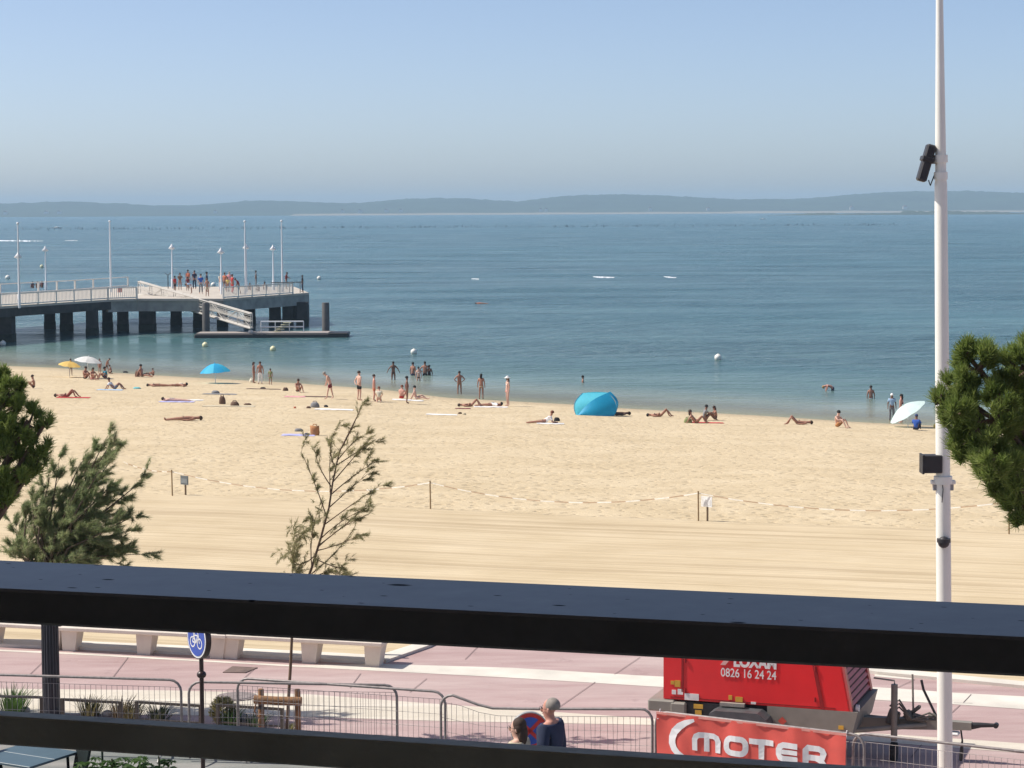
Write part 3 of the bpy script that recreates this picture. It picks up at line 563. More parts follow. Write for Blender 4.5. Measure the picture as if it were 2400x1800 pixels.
# ------------------------------------------------------------------ white mast on the right
MW=mat('mast_white',(.84,.82,.74),.45,.04,2); DK=mat('fitting_black',(.03,.028,.03),.5,.2)
pb_=atY(2215,1800,27.0); base=Vector((atY(2216,1900,27.0).x,27.0,ST))
def mastx(py): return atY(np.interp(py,[0,1800],[2202,2209+6]),py,27.0)
mst=empty('white_mast',base,'tall white tapering mast standing at the right, between the barrier and the beach','mast')
pts=[]; rs=[]
for py,w_ in ((2050,40),(1800,36),(1200,35.0),(1135,34.5),(1133,34),(900,33),(430,29.5),(420,26),(370,25.5),(0,16.5),(-250,13)):
    p=mastx(py); pts.append((p.x-base.x,0,p.z-ST)); rs.append(w_/2/FPX*27)
m=MB(); m.tube(pts,rs,20); m.build('shaft',MW,mst)
def mp_(py): p=mastx(py); return Vector((p.x-base.x,0,p.z-ST))
for py,rw in ((372,33),(412,32),(1125,44)):
    a,b=mp_(py-9),mp_(py+9); MB().tube([a,b],rw/2/FPX*27,20).build('collar',MW,mst)
s_=27/FPX
def floodlight(py,dx,ln,wd,tilt):
    c=mp_(py)+Vector((dx*s_,0,0)); M=Matrix.Rotation(tilt,3,'Y'); m=MB(); m.box(c,(wd*s_,.16,ln*s_),M=M,bev=.02)
    m.box(c+M@Vector((0,0,.1*ln*s_)),((wd+7)*s_,.19,12*s_),M=M,bev=.01)
    o=m.build('floodlight',DK,mst); MB().box(c+Vector((16*s_,0,.02)),(26*s_,.05,12*s_)).build('bracket',mat('bracket_grey',(.3,.3,.3),.5),o)
    MB().tube([c+Vector((6*s_,0,-ln*.45*s_)),c+Vector((10*s_,0,-ln*.6*s_)),c+Vector((20*s_,0,-ln*.3*s_))],.008,5).build('cable',DK,o)
floodlight(382,-34,88,22,radians(16))
c=mp_(1086)+Vector((-28*s_,-.02,0)); o=MB().box(c,(46*s_,.2,42*s_),bev=.01).build('loudspeaker',DK,mst)
MB().box(c+Vector((-22*s_,0,0)),(5*s_,.23,46*s_),bev=.005).build('front_rim',BLK,o)
for sx in (-1,1): MB().box(mp_(1130)+Vector((sx*22*s_,0,0)),(14*s_,.08,10*s_),bev=.01).build('arm_bracket',MW,mst); MB().box(mp_(1142)+Vector((sx*20*s_,0,0)),(8*s_,.06,14*s_)).build('arm_bracket',MC['bracket_grey'],mst)
c=mp_(1268)+Vector((-3*s_,-.1,0)); o=MB().sph(c,(14*s_,14*s_,14*s_),14,8).build('dome_camera',DK,mst); MB().tube([c+Vector((0,0,.0)),c+Vector((0,0,.045))],.085,16).build('camera_ring',DK,o)
MB().tube([mp_(1128)+Vector((-.03,-.10,0)),mp_(1145)+Vector((-.02,-.105,0)),mp_(1175)+Vector((-.035,-.105,0))],.006,5).build('cable',DK,mst)
# ------------------------------------------------------------------ round signs
def disc_sign(name,px,py,dist,rad,turn,label,kind):
    c=atY(px,py,dist); o=empty(name,(c.x,c.y,ST),label,'road sign',rz=turn); H=c.z-ST
    brown=mat('sign_post_brown',(.035,.018,.016),.35,.2)
    MB().tube([(0,.06,0),(0,.06,H-rad*.8)],.028 if kind=='bike' else .025,12).build('pole',brown if kind=='bike' else GALVL,o)
    if kind=='bike':
        m=MB(); m.sph((0,.06,H-rad-.22),(.062,.062,.05),14,8); m.build('pole_collar',brown,o)
    MB().tube([(0,.07,H),(0,0,H)],rad*1.06,40).build('sign_case',brown if kind=='bike' else GALVL,o)
    m=MB(); m.tube([(0,.0,H),(0,-.004,H)],rad,40); m.build('rim',mat('sign_white',(.8,.8,.8),.4) if kind=='bike' else mat('sign_red',(.58,.035,.03),.4),o)
    m=MB(); m.tube([(0,-.004,H),(0,-.008,H)],rad*(.90 if kind=='bike' else .78),40); m.build('face',mat('sign_blue',(.035,.09,.42),.35),o)
    g=MB()
    def seg(a,b,w):
        A=Vector((a[0],-.011,H+a[1])); B=Vector((b[0],-.011,H+b[1])); t=(B-A).normalized(); n=Vector((-t.z,0,t.x))*w/2
        g.add([A-n,B-n,B+n,A+n],[(0,1,2,3)])
    if kind=='bike':
        k=rad/.25
        for cx in (-.095*k,.095*k):
            q=[(cx+.062*k*cos(a),-.055*k+.062*k*sin(a)) for a in np.linspace(0,2*pi,19)]
            for i in range(18): seg(q[i],q[i+1],.017*k)
        for a,b in (((-.095,-.055),(-.05,.055)),((-.095,-.055),(0,-.055)),((0,-.055),(.055,.05)),((-.055,.035),(.055,.04)),((-.055,.035),(0,-.055)),((.095,-.055),(.05,.085)),((.05,.085),(.085,.09)),((-.08,.062),(-.03,.062))):
            seg((a[0]*k,a[1]*k),(b[0]*k,b[1]*k),.017*k)
        g.build('bicycle_symbol',MC['sign_white'],o)
    else:
        r=rad*.8; e=r*.707
        seg((-e,-e),(e,e),rad*.2); seg((-e,e),(e,-e),rad*.2); g.build('cross',MC['sign_red'],o)
    return o
disc_sign('cycle_sign',461,1496,27.7,.252,radians(-55),'round blue sign with a white bicycle on a dark brown post','bike')
disc_sign('no_stopping_sign',1242,1713,27.3,.224,radians(8),'round red and blue no stopping sign behind the two pedestrians','stop')
# ------------------------------------------------------------------ tree guard, stakes, low rails
gb=at(121,1674); G=empty('tree_guard',(gb.x,gb.y,ST),'dark ribbed column at the left between the benches and the lower rail','column')
m=MB(); n=18; r=.128
prof=[(0,1.28),(.06,1.28),(.12,1.08),(.5,1.02),(.52,1.06),(.56,1.06),(.58,1.0),(1.86,.93),(1.88,1.0),(1.95,1.0)]
MB().tube([(0,0,z) for z,_ in prof],[r*k*.93 for _,k in prof],24).build('core',mat('guard_dark',(.022,.022,.028),.5,.2),G)
for k in range(n):
    a=2*pi*k/n; MB().tube([(r*.95*cos(a),r*.95*sin(a),.02),(r*.90*cos(a),r*.90*sin(a),1.9)],.011,5).build('rib',mat('guard_rib',(.05,.05,.06),.45),G)
TIM=mat('timber_brown',(.26,.135,.06),.8,.3,12,.3,40)
sb=at(654,1722); F_=empty('stake_frame',(sb.x,sb.y,ST),'timber stake frame with two posts and crosspiece round the young tree','tree stake',rz=radians(-3))
for x in (-.25,.27): MB().tube([(x,0,0),(x,0,.64),(x,0,.66)],[.045,.042,.038],10).build('post',TIM,F_)
MB().tube([(-.34,-.06,.52),(0,-.065,.505),(.34,-.06,.50)],.062,12).build('crosspiece',TIM,F_)
MB().tube([(-.30,-.12,.5),(-.33,-.10,.36),(-.27,-.1,.26),(-.24,-.1,.34)],.012,6).build('tie',TIM,F_)
IRN=mat('low_rail_iron',(.075,.06,.045),.6,.2)
def low_rail(a,b,label):
    A,B=at(*a,ST+.42),at(*b,ST+.42); A.z=B.z=ST; d=B-A; L_=d.length
    o=empty('low_bed_rail',A,label,'low railing','low iron rails round the planting bed',atan2(d.y,d.x))
    for x in (0,L_): MB().box((x,0,.21),(.045,.045,.42)).build('post',IRN,o)
    MB().box((L_/2,0,.405),(L_-.046,.035,.035)).build('bar',IRN,o); MB().box((L_/2,0,.16),(L_-.046,.022,.022)).build('bar',IRN,o)
low_rail((-130,1626),(97,1632),'low iron bed rail at the left edge behind a green tuft')
low_rail((146,1637),(282,1644),'low iron bed rail just right of the dark ribbed column')
low_rail((320,1643),(470,1652),'low iron bed rail that ends beside the bicycle sign post')
low_rail((510,1650),(661,1660),'low iron bed rail running up to the timber stake frame')
# ------------------------------------------------------------------ vegetation
def leaf_mat(name,c1,c2,trans=.25):
    m=mat(name,c1,.6,.25,1.3,var2=c2,trans=.5,spec=.3); return m
def needles(C,Dr,n,ln,w,seed,spread=.9):
    """tufts of thin needle blades: centres C, axes Dr"""
    r=np.random.default_rng(seed); N=len(C)
    c=np.repeat(C,n,0); d=np.repeat(Dr,n,0); v=d+r.normal(0,spread,(N*n,3))*.6; v/=np.linalg.norm(v,axis=1,keepdims=True)
    L=ln*r.uniform(.65,1.15,(N*n,1)); s=c-d*r.uniform(0,ln*.7,(N*n,1)); a=np.cross(v,r.normal(size=(N*n,3))); a/=np.linalg.norm(a,axis=1,keepdims=True)
    V=np.stack([s-a*w,s+a*w,s+v*L+a*w*.3,s+v*L-a*w*.3],1).reshape(-1,3); i=np.arange(N*n)*4
    return V,np.stack([i,i+1,i+2,i+3],1)
def pine(base,cz,blobs,ntuft,label,trunk_r,seed,ln=.15,w=.006,nper=26,extra=None):
    r=np.random.default_rng(seed); o=empty('pine_tree',base,label,'tree')
    B=Vector(base)
    tm=MB(); top=Vector((0,0,cz)); tm.tube([(0,0,-.1),(.05,.03,cz*.3),(-.06,.02,cz*.65),(0,0,cz)],[trunk_r,trunk_r*.85,trunk_r*.7,trunk_r*.4],12)
    tm.build('trunk',mat('pine_bark',(.13,.085,.06),.95,.3,10,.6,20),o)
    C=[];Dd=[]; bm_=MB()
    for (x,y,z,rr_) in blobs:
        c=np.array([x,y,z]); k=int(ntuft*rr_**2/ sum(b[3]**2 for b in blobs))
        d=r.normal(size=(k,3)); d/=np.linalg.norm(d,axis=1,keepdims=True); rad=rr_*r.uniform(.35,1.0,(k,1))**.6
        # clumps: pull towards sub-clump centres
        sc=r.normal(size=(max(6,k//26),3)); sc/=np.linalg.norm(sc,axis=1,keepdims=True); sc=sc*rr_*r.uniform(.5,1.0,(len(sc),1))
        p=d*rad; j=np.argmin(((p[:,None]-sc[None])**2).sum(2),1); p=p*.45+sc[j]*.55
        ax=(p-sc[j]*.6)+np.array([0,0,.6])*rr_; ax/=np.linalg.norm(ax,axis=1,keepdims=True)
        C.append(c+p); Dd.append(ax)
        p0=Vector((0,0,min(cz,z-.2-rr_*.3))); bm_.tube([p0,(p0+Vector((x,y,z)))/2+Vector((0,0,-.12)),(x,y,z)],[trunk_r*.4,trunk_r*.25,.02],7)
        for q in sc[:int(len(sc)*.7)]: bm_.tube([(x,y,z-rr_*.25),tuple(c+q*.55+np.array([0,0,-.06])),tuple(c+q)],[.022,.014,.006],5)
    C=np.concatenate(C); Dd=np.concatenate(Dd)
    bm_.build('limb',MC['pine_bark'],o)
    V,F=needles(C,Dd,nper,ln,w,seed+1)
    mi=np.repeat((r.uniform(size=len(C))<.35).astype(np.int32),nper)
    g1=leaf_mat('pine_needle_a',(.15,.22,.045),(.25,.33,.085)); g2=leaf_mat('pine_needle_b',(.24,.31,.07),(.35,.42,.13))
    tag(link('crown',npmesh('crown',V,F,[g1,g2],mi),o),kind='stuff')
    return o
# right pine, its crown reaching in from the right (about 20 m away)
s20=20/FPX
def rel(px,py,Y,b): p=atY(px,py,Y)-Vector(b); return (p.x,p.y,p.z)
rb=(6.9,20.4,ST)
bl_=[(*rel(x,y,20+dy,rb),r_*s20) for x,y,r_,dy in ((2290,855,72,0),(2245,955,62,-.1),(2228,905,36,.1),(2330,960,95,0),(2260,1040,55,.1),(2330,1075,75,-.2),(2395,1120,80,0),(2410,850,80,.2),(2390,1190,52,0),(2440,980,120,.4),(2205,935,22,0),(2262,822,36,0),(2350,1140,45,0),(2520,1050,150,.3),(2560,880,120,-.2),(2650,1000,170,.6))]
pine(rb,2.6,bl_,7000,'green pine whose crown reaches in from the right over the white mast',.16,11,ln=.10,w=.0042,nper=18)
# left pine
lb_=(-7.2,25.5,ST)
s25=25.5/FPX
bl_=[(*rel(x,y,25.5+dy,lb_),r_*s25) for x,y,r_,dy in ((20,915,55,0),(-20,960,90,0),(65,985,48,0),(40,1040,60,.1),(95,1045,34,0),(110,985,18,0),(-10,1090,95,0),(62,1100,42,.1),(-40,1160,60,0),(90,1080,26,0),(20,1150,40,0),(0,880,28,0),(-120,1000,120,.3),(-200,1080,120,-.3))]
pine(lb_,2.4,bl_,4200,'dark green pine cut by the left edge, above the tamarisk',.17,21,ln=.10,w=.0048,nper=16)
def spray(r,p0,d,ln,depth,V,out,rad,gz=.0,wind=np.array([.35,0,0])):
    """curving twig; collects twig tubes and leaf positions"""
    pts=[p0]; n=4; dd=d.copy()
    for k in range(n):
        dd=dd+r.normal(0,.13,3)+wind*.10+np.array([0,0,gz]); dd/=np.linalg.norm(dd); pts.append(pts[-1]+dd*ln/n)
    V.tube([tuple(p) for p in pts],[rad*(1-.75*i/n) for i in range(n+1)],4,cap=False)
    if depth==0:
        for k in range(14):
            t=r.uniform(.1,1); i=min(int(t*n),n-1); p=pts[i]+(pts[i+1]-pts[i])*(t*n-i); out.append((p,dd+r.normal(0,.4,3)+wind*.5))
        return
    for k in range(5 if depth==1 else 6):
        t=r.uniform(.25,1.); i=min(int(t*n),n-1); p=pts[i]+(pts[i+1]-pts[i])*(t*n-i); q=dd+r.normal(0,.42,3)+wind*.3+np.array([0,0,.15]); q/=np.linalg.norm(q)
        spray(r,p,q,ln*r.uniform(.4,.62),depth-1,V,out,rad*.5,gz,wind)
# tamarisk, bushy
tb=at(121,1672); tb=Vector((tb.x,tb.y+.0,ST)); TT=empty('tamarisk_tree',tb,'feathery grey green tamarisk at the left in front of the pine','tree')
r=np.random.default_rng(33); tw=MB(); lv=[]
s33=tb.y/FPX
MB().tube([(0,0,.0),(.03,.02,1.0),(0,.02,2.0)],[.07,.06,.06],9).build('trunk',mat('tamarisk_bark',(.17,.12,.085),.95,.3,10,.5,30),TT)
tips=[(70,1180),(30,1240),(25,1290),(110,1120),(60,1300),(130,1100),(150,1150),(180,1090),(200,1150),(215,1100),(240,1065),(262,1045),(275,1050),(250,1110),(285,1075),(270,1150),(240,1200),(300,1170),(345,1135),(325,1215),(310,1250),(300,1290),(260,1290),(200,1230),(160,1240),(130,1210),(100,1240),(100,1290),(200,1300),(160,1310),(330,1300),(280,1240),(230,1260),(140,1290),(55,1210),(250,1165),(190,1195),(90,1200)]
for (x,y) in tips:
    x=x-22 if x>180 else x+6
    p1=np.array(rel(x,y,tb.y+r.uniform(-.5,.5),tb)); x_=x; p0=np.array([r.uniform(-.12,.25),r.uniform(-.1,.1),1.95]); mid=(p0+p1)/2+np.array([-.12,0,.12])+r.normal(0,.05,3)
    tw.tube([tuple(p0),tuple(mid),tuple(p1)],[.028,.018,.006],5,cap=False)
    for k in range(9):
        t=.35+.65*k/8; p=(1-t)**2*p0+2*t*(1-t)*mid+t*t*p1; d=(p1-mid); d/=np.linalg.norm(d); d=d+r.normal(0,.45,3)+np.array([.25,0,.25]); d/=np.linalg.norm(d)
        spray(r,p,d,r.uniform(.16,.34),1,tw,lv,.005)
tw.build('limb',MC['tamarisk_bark'],TT)
C=np.array([a for a,b in lv]); Dd=np.array([b/np.linalg.norm(b) for a,b in lv]); V,F=needles(C,Dd,7,.095,.0022,34,.5)
g1=leaf_mat('tamarisk_a',(.29,.37,.16),(.41,.47,.23)); g2=leaf_mat('tamarisk_b',(.30,.30,.16),(.40,.35,.21))
mi=np.repeat((r.uniform(size=len(C))<.25).astype(np.int32),7)
tag(link('crown',npmesh('crown',V,F,[g1,g2],mi),TT),kind='stuff')
# slender young tree leaning in its stake frame
yb=at(671,1722); yb=Vector((yb.x,yb.y,ST)); YT=empty('young_tree',yb,'slender leaning young tree with sparse wispy branches in the stake frame','tree')
path=[(672,1715),(676,1640),(681,1560),(684,1495),(705,1400),(731,1330),(752,1260),(771,1190),(780,1130),(795,1060),(822,1005),(845,960)]
PP=[np.array(rel(a,b,yb.y,yb)) for a,b in path]
MB().tube([tuple(p) for p in PP],[.024,.023,.022,.020,.019,.018,.016,.014,.012,.010,.007,.004],8).build('trunk',mat('young_bark',(.17,.11,.07),.9,.3,10),YT)
r=np.random.default_rng(55); tw=MB(); lv=[]
brs=[((731,1330),(722,1255),(748,1185)),((740,1300),(690,1350),(672,1290)),((712,1375),(690,1330),(700,1360)),((705,1390),(690,1340),(676,1280)),((752,1262),(800,1215),(885,1190)),((745,1290),(790,1280),(860,1255)),((771,1190),(815,1150),(885,1112)),((775,1160),(830,1110),(905,1085)),((780,1130),(840,1060),(890,1030)),((776,1140),(740,1090),(735,1050)),((785,1095),(760,1040),(800,1000)),((790,1080),(830,1030),(865,1025)),((760,1230),(840,1170),(920,1140)),((740,1310),(800,1340),(815,1325)),((745,1280),(850,1200),(880,1185)),((722,1360),(770,1330),(800,1350)),((690,1470),(710,1400),(745,1330)),((800,1050),(835,990),(865,955)),((765,1210),(735,1120),(700,1060)),((790,1090),(850,1050),(895,1040)),((690,1380),(675,1320),(700,1230)),((775,1170),(770,1090),(780,1040)),((730,1345),(790,1300),(850,1235)),((748,1280),(800,1230),(890,1205))]
for a,b,c in brs:
    c=(760+(c[0]-760)*(.80 if c[0]>760 else .9),c[1]); dy=r.uniform(-.25,.25); A,B_,C_=[np.array(rel(x,y,yb.y+q,yb)) for (x,y),q in zip((a,b,c),(0,dy*.5,dy))]
    q=[(1-t)**2*A+2*t*(1-t)*(B_*1.0)+t*t*C_ for t in np.linspace(0,1,8)]
    tw.tube([tuple(p) for p in q],[.009*(1-.1*i) for i in range(8)],4,cap=False)
    for k in range(2,8):
        d=q[k]-q[k-1]; d/=np.linalg.norm(d); d=d+r.normal(0,.3,3)+np.array([.3,0,.1]); d/=np.linalg.norm(d)
        spray(r,q[k],d,r.uniform(.10,.24),1 if r.uniform()<.35 else 0,tw,lv,.003)
for (x,y,R_,n_) in ((700,1250,40,26),(690,1300,45,30),(790,1340,35,18),(745,1210,30,12),(820,1060,25,12)):
    for k in range(n_):
        p=np.array(rel(x+r.normal(0,R_*.5),y+r.normal(0,R_*.6),yb.y+r.uniform(-.2,.2),yb)); d=r.normal(size=3)+np.array([.2,0,.6]); d/=np.linalg.norm(d); spray(r,p,d,.16,0,tw,lv,.003)
tw.build('limb',MC['young_bark'],YT)
lv=[x for x in lv if r.uniform()<.6]
C=np.array([a for a,b in lv]); Dd=np.array([b/np.linalg.norm(b) for a,b in lv]); V,F=needles(C,Dd,4,.07,.003,56,.6)
tag(link('crown',npmesh('crown',V,F,[leaf_mat('young_leaf',(.30,.30,.14),(.46,.42,.22))]),YT),kind='stuff')
# grass tufts of the planting bed
def tuft(px,py,h,w,label,c1,c2,seed,n=140,z=ST):
    b=at(px,py,z); r=np.random.default_rng(seed); V=[];F=[]
    for k in range(n):
        a=r.uniform(0,2*pi); q=r.uniform(0,1)**.6; p=np.array([w*.35*q*cos(a),w*.35*q*sin(a),0]); t=p+np.array([w*.55*q*cos(a)+.05,w*.5*q*sin(a),h*r.uniform(.5,1)]); m_=(p+t)/2+np.array([0,0,h*.18]); s=np.array([-sin(a),cos(a),0])*.007
        i=len(V); V+=[p-s,p+s,m_+s*.8,m_-s*.8,t+s*.1,t-s*.1]; F+=[(i,i+1,i+2,i+3),(i+3,i+2,i+4,i+5)]
    o=link('grass_tuft',npmesh('grass_tuft',V,F,[leaf_mat('tuft_%d'%seed,c1,c2)]),loc=b); tag(o,label,'plant','tufts in the planting bed')
tuft(28,1672,.42,.55,'bright green tuft at the left edge',(.05,.11,.02),(.10,.18,.05),1,200)
tuft(212,1678,.32,.42,'green tuft with tan blades just right of the ribbed column',(.08,.10,.03),(.20,.17,.09),2)
tuft(285,1685,.34,.42,'dry tan tuft between two low rails',(.16,.13,.07),(.27,.21,.13),3)
tuft(305,1690,.30,.36,'olive tuft left of the third low rail post',(.10,.10,.04),(.2,.17,.09),4)
tuft(372,1688,.25,.40,'small dark green tuft under the third low rail',(.05,.08,.03),(.13,.13,.07),5)
tuft(540,1703,.30,.30,'pointed green tuft right of the round yellowish shrub',(.04,.09,.03),(.08,.14,.05),7)
tuft(603,1702,.22,.35,'low green tuft beside the left timber stake',(.04,.09,.02),(.08,.14,.05),8)
tuft(678,1712,.12,.2,'tiny yellowish tuft at the foot of the young tree',(.15,.15,.06),(.24,.22,.1),9,60)
b=at(524,1697); C=rng.normal(size=(420,3)); C/=np.linalg.norm(C,axis=1,keepdims=True); C*=rng.uniform(.6,1,(420,1)); C=C*np.array([.2,.2,.21])+np.array([0,0,.2]); Dd=C-np.array([0,0,.1]); Dd/=np.linalg.norm(Dd,axis=1,keepdims=True)
V,F=needles(C,Dd,6,.05,.008,9,.7); tag(link('round_shrub',npmesh('round_shrub',V,F,[leaf_mat('shrub_olive',(.30,.28,.12),(.45,.40,.20))]),loc=b),'round yellowish shrub left of the young tree','plant')
# stones in the planting bed
sm_=mat('stone_grey',(.35,.34,.33),.8,.15,8)
for i,(x,y,r_,lab) in enumerate(((565,1690,.10,'pale rounded stone between the shrub and the low rail'),(582,1695,.075,'small grey stone beside the larger pale one'),(252,1678,.07,'pale stone between the two tufts right of the ribbed column'),(60,1668,.06,'small pale stone behind the left green tuft'))):
    c=at(x,y); tag(MB(c).sph(c+Vector((0,0,r_*.5)),(r_*1.2,r_,r_*.8),9,6).build('bed_stone',sm_),lab,'stone','stones in the planting bed')
# leafy plants at the bottom left
def leafy(px,py,zt,n,spread,label,seed):
    top=at(px,py,zt); r=np.random.default_rng(seed); o=empty('leafy_shrub',(top.x,top.y,ST),label,'plant')
    MB().tube([(0,0,0),(.02,0,(zt-ST)*.6),(0,0,zt-ST)],[.03,.02,.01],8).build('stem',mat('green_stem',(.08,.09,.04),.8),o)
    V=[];F=[]
    for k in range(n):
        c=np.array([r.normal(0,spread),r.normal(0,.18),zt-ST-abs(r.normal(0,.13))-.02]); 
        nl_=7; tilt=r.uniform(-.3,.3,2); rot=r.uniform(0,6.28); R_=r.uniform(.09,.15)
        for j in range(nl_):
            a=rot+(j-3)*.62; d=np.array([cos(a),sin(a),tilt[0]*cos(a)+tilt[1]*sin(a)]); s=np.array([-sin(a),cos(a),0]); L_=R_*(1-.12*abs(j-3))
            i=len(V); V+=[c,c+d*L_*.55+s*R_*.15,c+d*L_+np.array([0,0,-.03]),c+d*L_*.55-s*R_*.15]; F.append((i,i+1,i+2,i+3))
    tag(link('foliage',npmesh('foliage',V,F,[leaf_mat('palmate_leaf',(.04,.10,.02),(.11,.2,.05))]),o),kind='stuff')
leafy(262,1778,ST+1.0,55,.26,'broad leaved green shrub at the bottom left, behind the lower rail',71)
leafy(372,1772,ST+1.15,12,.12,'smaller palm like leafy plant left of the sign post at the bottom',72)
p=at(240,1785,ST+.9); tag(MB((p.x,p.y,ST)).tube([(p.x,p.y,ST),(p.x,p.y,ST+1.2)],.014,8).build('plant_cane',mat('cane_green',(.03,.05,.03),.6)),'thin dark green cane standing behind the broad leaved shrub','cane')
# terrace table and chairs at bottom left
TB=mat('table_bluegrey',(.075,.12,.15),.45,.08,3); CH=mat('chair_darkgreen',(.006,.012,.011),.75,.2,spec=.2)
tc_=at(62,1772,ST+.74); tbl=empty('terrace_table',(tc_.x,tc_.y,ST),'blue grey terrace table in the bottom left corner','table',rz=radians(-30))
for k in range(2): MB().box((0,-.22+k*.44,.74),(.9,.436,.03),bev=.004).build('table_plank',TB,tbl)
for sx in(-.38,.38):
    for sy in (-.36,.36): MB().tube([(sx,sy,0),(sx*.95,sy*.95,.72)],.018,8).build('leg',CH,tbl)
def chair(px,py,rz,label):
    c=at(px,py,ST+.85); o=empty('terrace_chair',(c.x,c.y,ST),label,'chair','dark chairs at the terrace table',rz)
    MB().box((0,0,.45),(.42,.42,.03),bev=.01).build('seat',CH,o)
    M=Matrix.Rotation(radians(12),3,'X'); MB().box((0,.22,.72),(.44,.035,.46),M=M.inverted(),bev=.01).build('backrest',CH,o)
    for sx in(-.19,.19):
        for sy in(-.19,.19): MB().tube([(sx,sy,.44),(sx*1.1,sy*1.1,0)],.016,6).build('leg',CH,o)
chair(152,1756,radians(-60),'dark green chair at the right side of the terrace table')
chair(5,1752,radians(65),'dark chair in the corner at the left side of the terrace table')
# ------------------------------------------------------------------ tape fence and boards on the sand
WD=mat('stake_pale',(.30,.20,.10),.8,.2); TR=mat('tape_red',(.46,.31,.19),.6,trans=.3); TW=mat('tape_white',(.85,.80,.70),.6,trans=.3)
def fpost(px,py,h,label):
    p=ag(px,py); tag(MB(p).tube([p+Vector((0,0,-.1)),p+Vector((-.01,0,h))],.022,7).build('fence_stake',WD),label,'stake','stakes carrying the barrier tape'); return p+Vector((0,0,h*.93))
q=[ag(290,1135)+Vector((0,0,.75))]
q.append(fpost(404,1162,.82,'leftmost tape stake, beside the dark notice board'))
q.append(fpost(1009,1193,.85,'tape stake in the middle of the beach, right of the young tree'))
q.append(fpost(1637,1221,.86,'tape stake just left of the white notice board'))
q.append(fpost(2365,1252,.95,'rightmost tape stake, under the pine crown'))
tape=empty('barrier_tape',q[1],'sagging red and white tape strung between the stakes across the sand','tape')
for a,b,sag in ((q[0],q[1],.1),(q[1],q[2],.42),(q[2],q[3],.42),(q[3],q[4],.36)):
    n=max(3,int((b-a).length/.42))
    for k in range(n):
        t0,t1=k/n,(k+1)/n; f_=lambda t:a+(b-a)*t+Vector((0,.02*sin(t*40),-4*sag*t*(1-t)))
        A,B_=f_(t0),f_(t1); hgt=Vector((-.008,.013,.014)); MB(q[1]).add([A-hgt,B_-hgt,B_+hgt,A+hgt],[(0,1,2,3)]).build('red_stripe' if k%2 else 'white_stripe',TR if k%2 else TW,tape)
def board(px,py,w,h,zc_,m,label):
    p=ag(px,py); o=empty('notice_board',p,label,'notice board',rz=radians(-38)); MB().tube([(0,0,-.1),(0,0,zc_)],.03,8).build('post',mat('board_post',(.2,.14,.09),.8),o)
    MB().box((0,-.04,zc_),(w,.025,h)).build('panel',m,o); MB().box((0,-.055,zc_-.02),(w*.8,.004,h*.55)).build('notice_sheet',mat('sheet_'+m.name,tuple(min(.8,c*1.25) for c in ((.17,.19,.2) if 'dark' in m.name else (.74,.74,.72))),.7),o)
board(435,1160,.33,.28,.47,mat('board_dark',(.13,.15,.16),.6),'dark grey notice board right of the leftmost tape stake')
board(1658,1221,.36,.30,.56,mat('board_white',(.88,.88,.86),.6),'white notice board beside the third tape stake')
# ------------------------------------------------------------------ pier
DZ=3.4
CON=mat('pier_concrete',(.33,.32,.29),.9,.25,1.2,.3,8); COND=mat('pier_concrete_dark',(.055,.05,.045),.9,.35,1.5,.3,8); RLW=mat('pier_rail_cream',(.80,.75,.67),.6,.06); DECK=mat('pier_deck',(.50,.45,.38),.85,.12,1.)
nearp=[(-260,736),(0,718),(252,702),(320,700),(523,700),(724,686)]
farp=[(724,686),(690,672),(300,672),(176,681),(0,691),(-260,712)]
NE=[at(a,b,DZ) for a,b in nearp]; FE=[at(a,b,DZ) for a,b in farp]
pier=empty('pier',NE[2],'long concrete pier on dark piles with pale railings, entering from the left','pier'); O=Vector(NE[2])
poly=[(p.x,p.y) for p in NE]+[(p.x,p.y) for p in FE[1:]]
MB(O).prism(poly,DZ-.22,DZ).build('deck',DECK,pier)
def side(P,h0,h1,th,m,name):
    for a,b in zip(P[:-1],P[1:]):
        d=(b-a).normalized(); n=Vector((-d.y,d.x,0)); n= n if n.y>0 else -n
        q=MB(O); q.prism([(a.x,a.y),(b.x,b.y),(b.x+n.x*th,b.y+n.y*th),(a.x+n.x*th,a.y+n.y*th)],DZ-h1,DZ-h0); q.build(name,m,pier)
ins=[p+Vector((0,.25,0)) for p in NE]
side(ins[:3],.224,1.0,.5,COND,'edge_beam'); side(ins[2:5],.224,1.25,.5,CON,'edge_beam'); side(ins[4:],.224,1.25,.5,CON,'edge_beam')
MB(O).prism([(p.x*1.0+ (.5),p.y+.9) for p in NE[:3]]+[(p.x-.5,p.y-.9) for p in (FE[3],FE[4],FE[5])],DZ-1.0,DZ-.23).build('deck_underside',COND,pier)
# railings: posts, rails, infill
def railing(P,pan=True,sp=2.3,h=1.1):
    for a,b in zip(P[:-1],P[1:]):
        d=b-a; L_=d.length; n=max(1,int(L_/sp)); t=d.normalized()
        for k in range(n+1):
            p=a+d*k/n; MB(O).box(p+Vector((0,0,h/2)),(.16,.14,h),rz=atan2(d.y,d.x)).build('rail_post',RLW,pier)
        MB(O).box((a+b)/2+Vector((0,0,h)),(L_,.12,.09),rz=atan2(d.y,d.x)).build('top_rail',RLW,pier)
        MB(O).box((a+b)/2+Vector((0,0,.12)),(L_,.1,.12),rz=atan2(d.y,d.x)).build('bottom_rail',RLW,pier)
        if pan:
            q=MB(O); nb=int(L_/.20)
            for k in range(nb):
                p=a+d*(k+.5)/nb; q.box(p+Vector((0,0,h/2+.05)),(.06,.035,h-.2),rz=atan2(d.y,d.x))
            q.build('balusters',RLW,pier)
ins=[p+Vector((0,.12,0)) for p in NE]
railing(ins[:3]); railing(ins[2:4]); railing([ins[4],NE[4]+(NE[5]-NE[4])*.80])
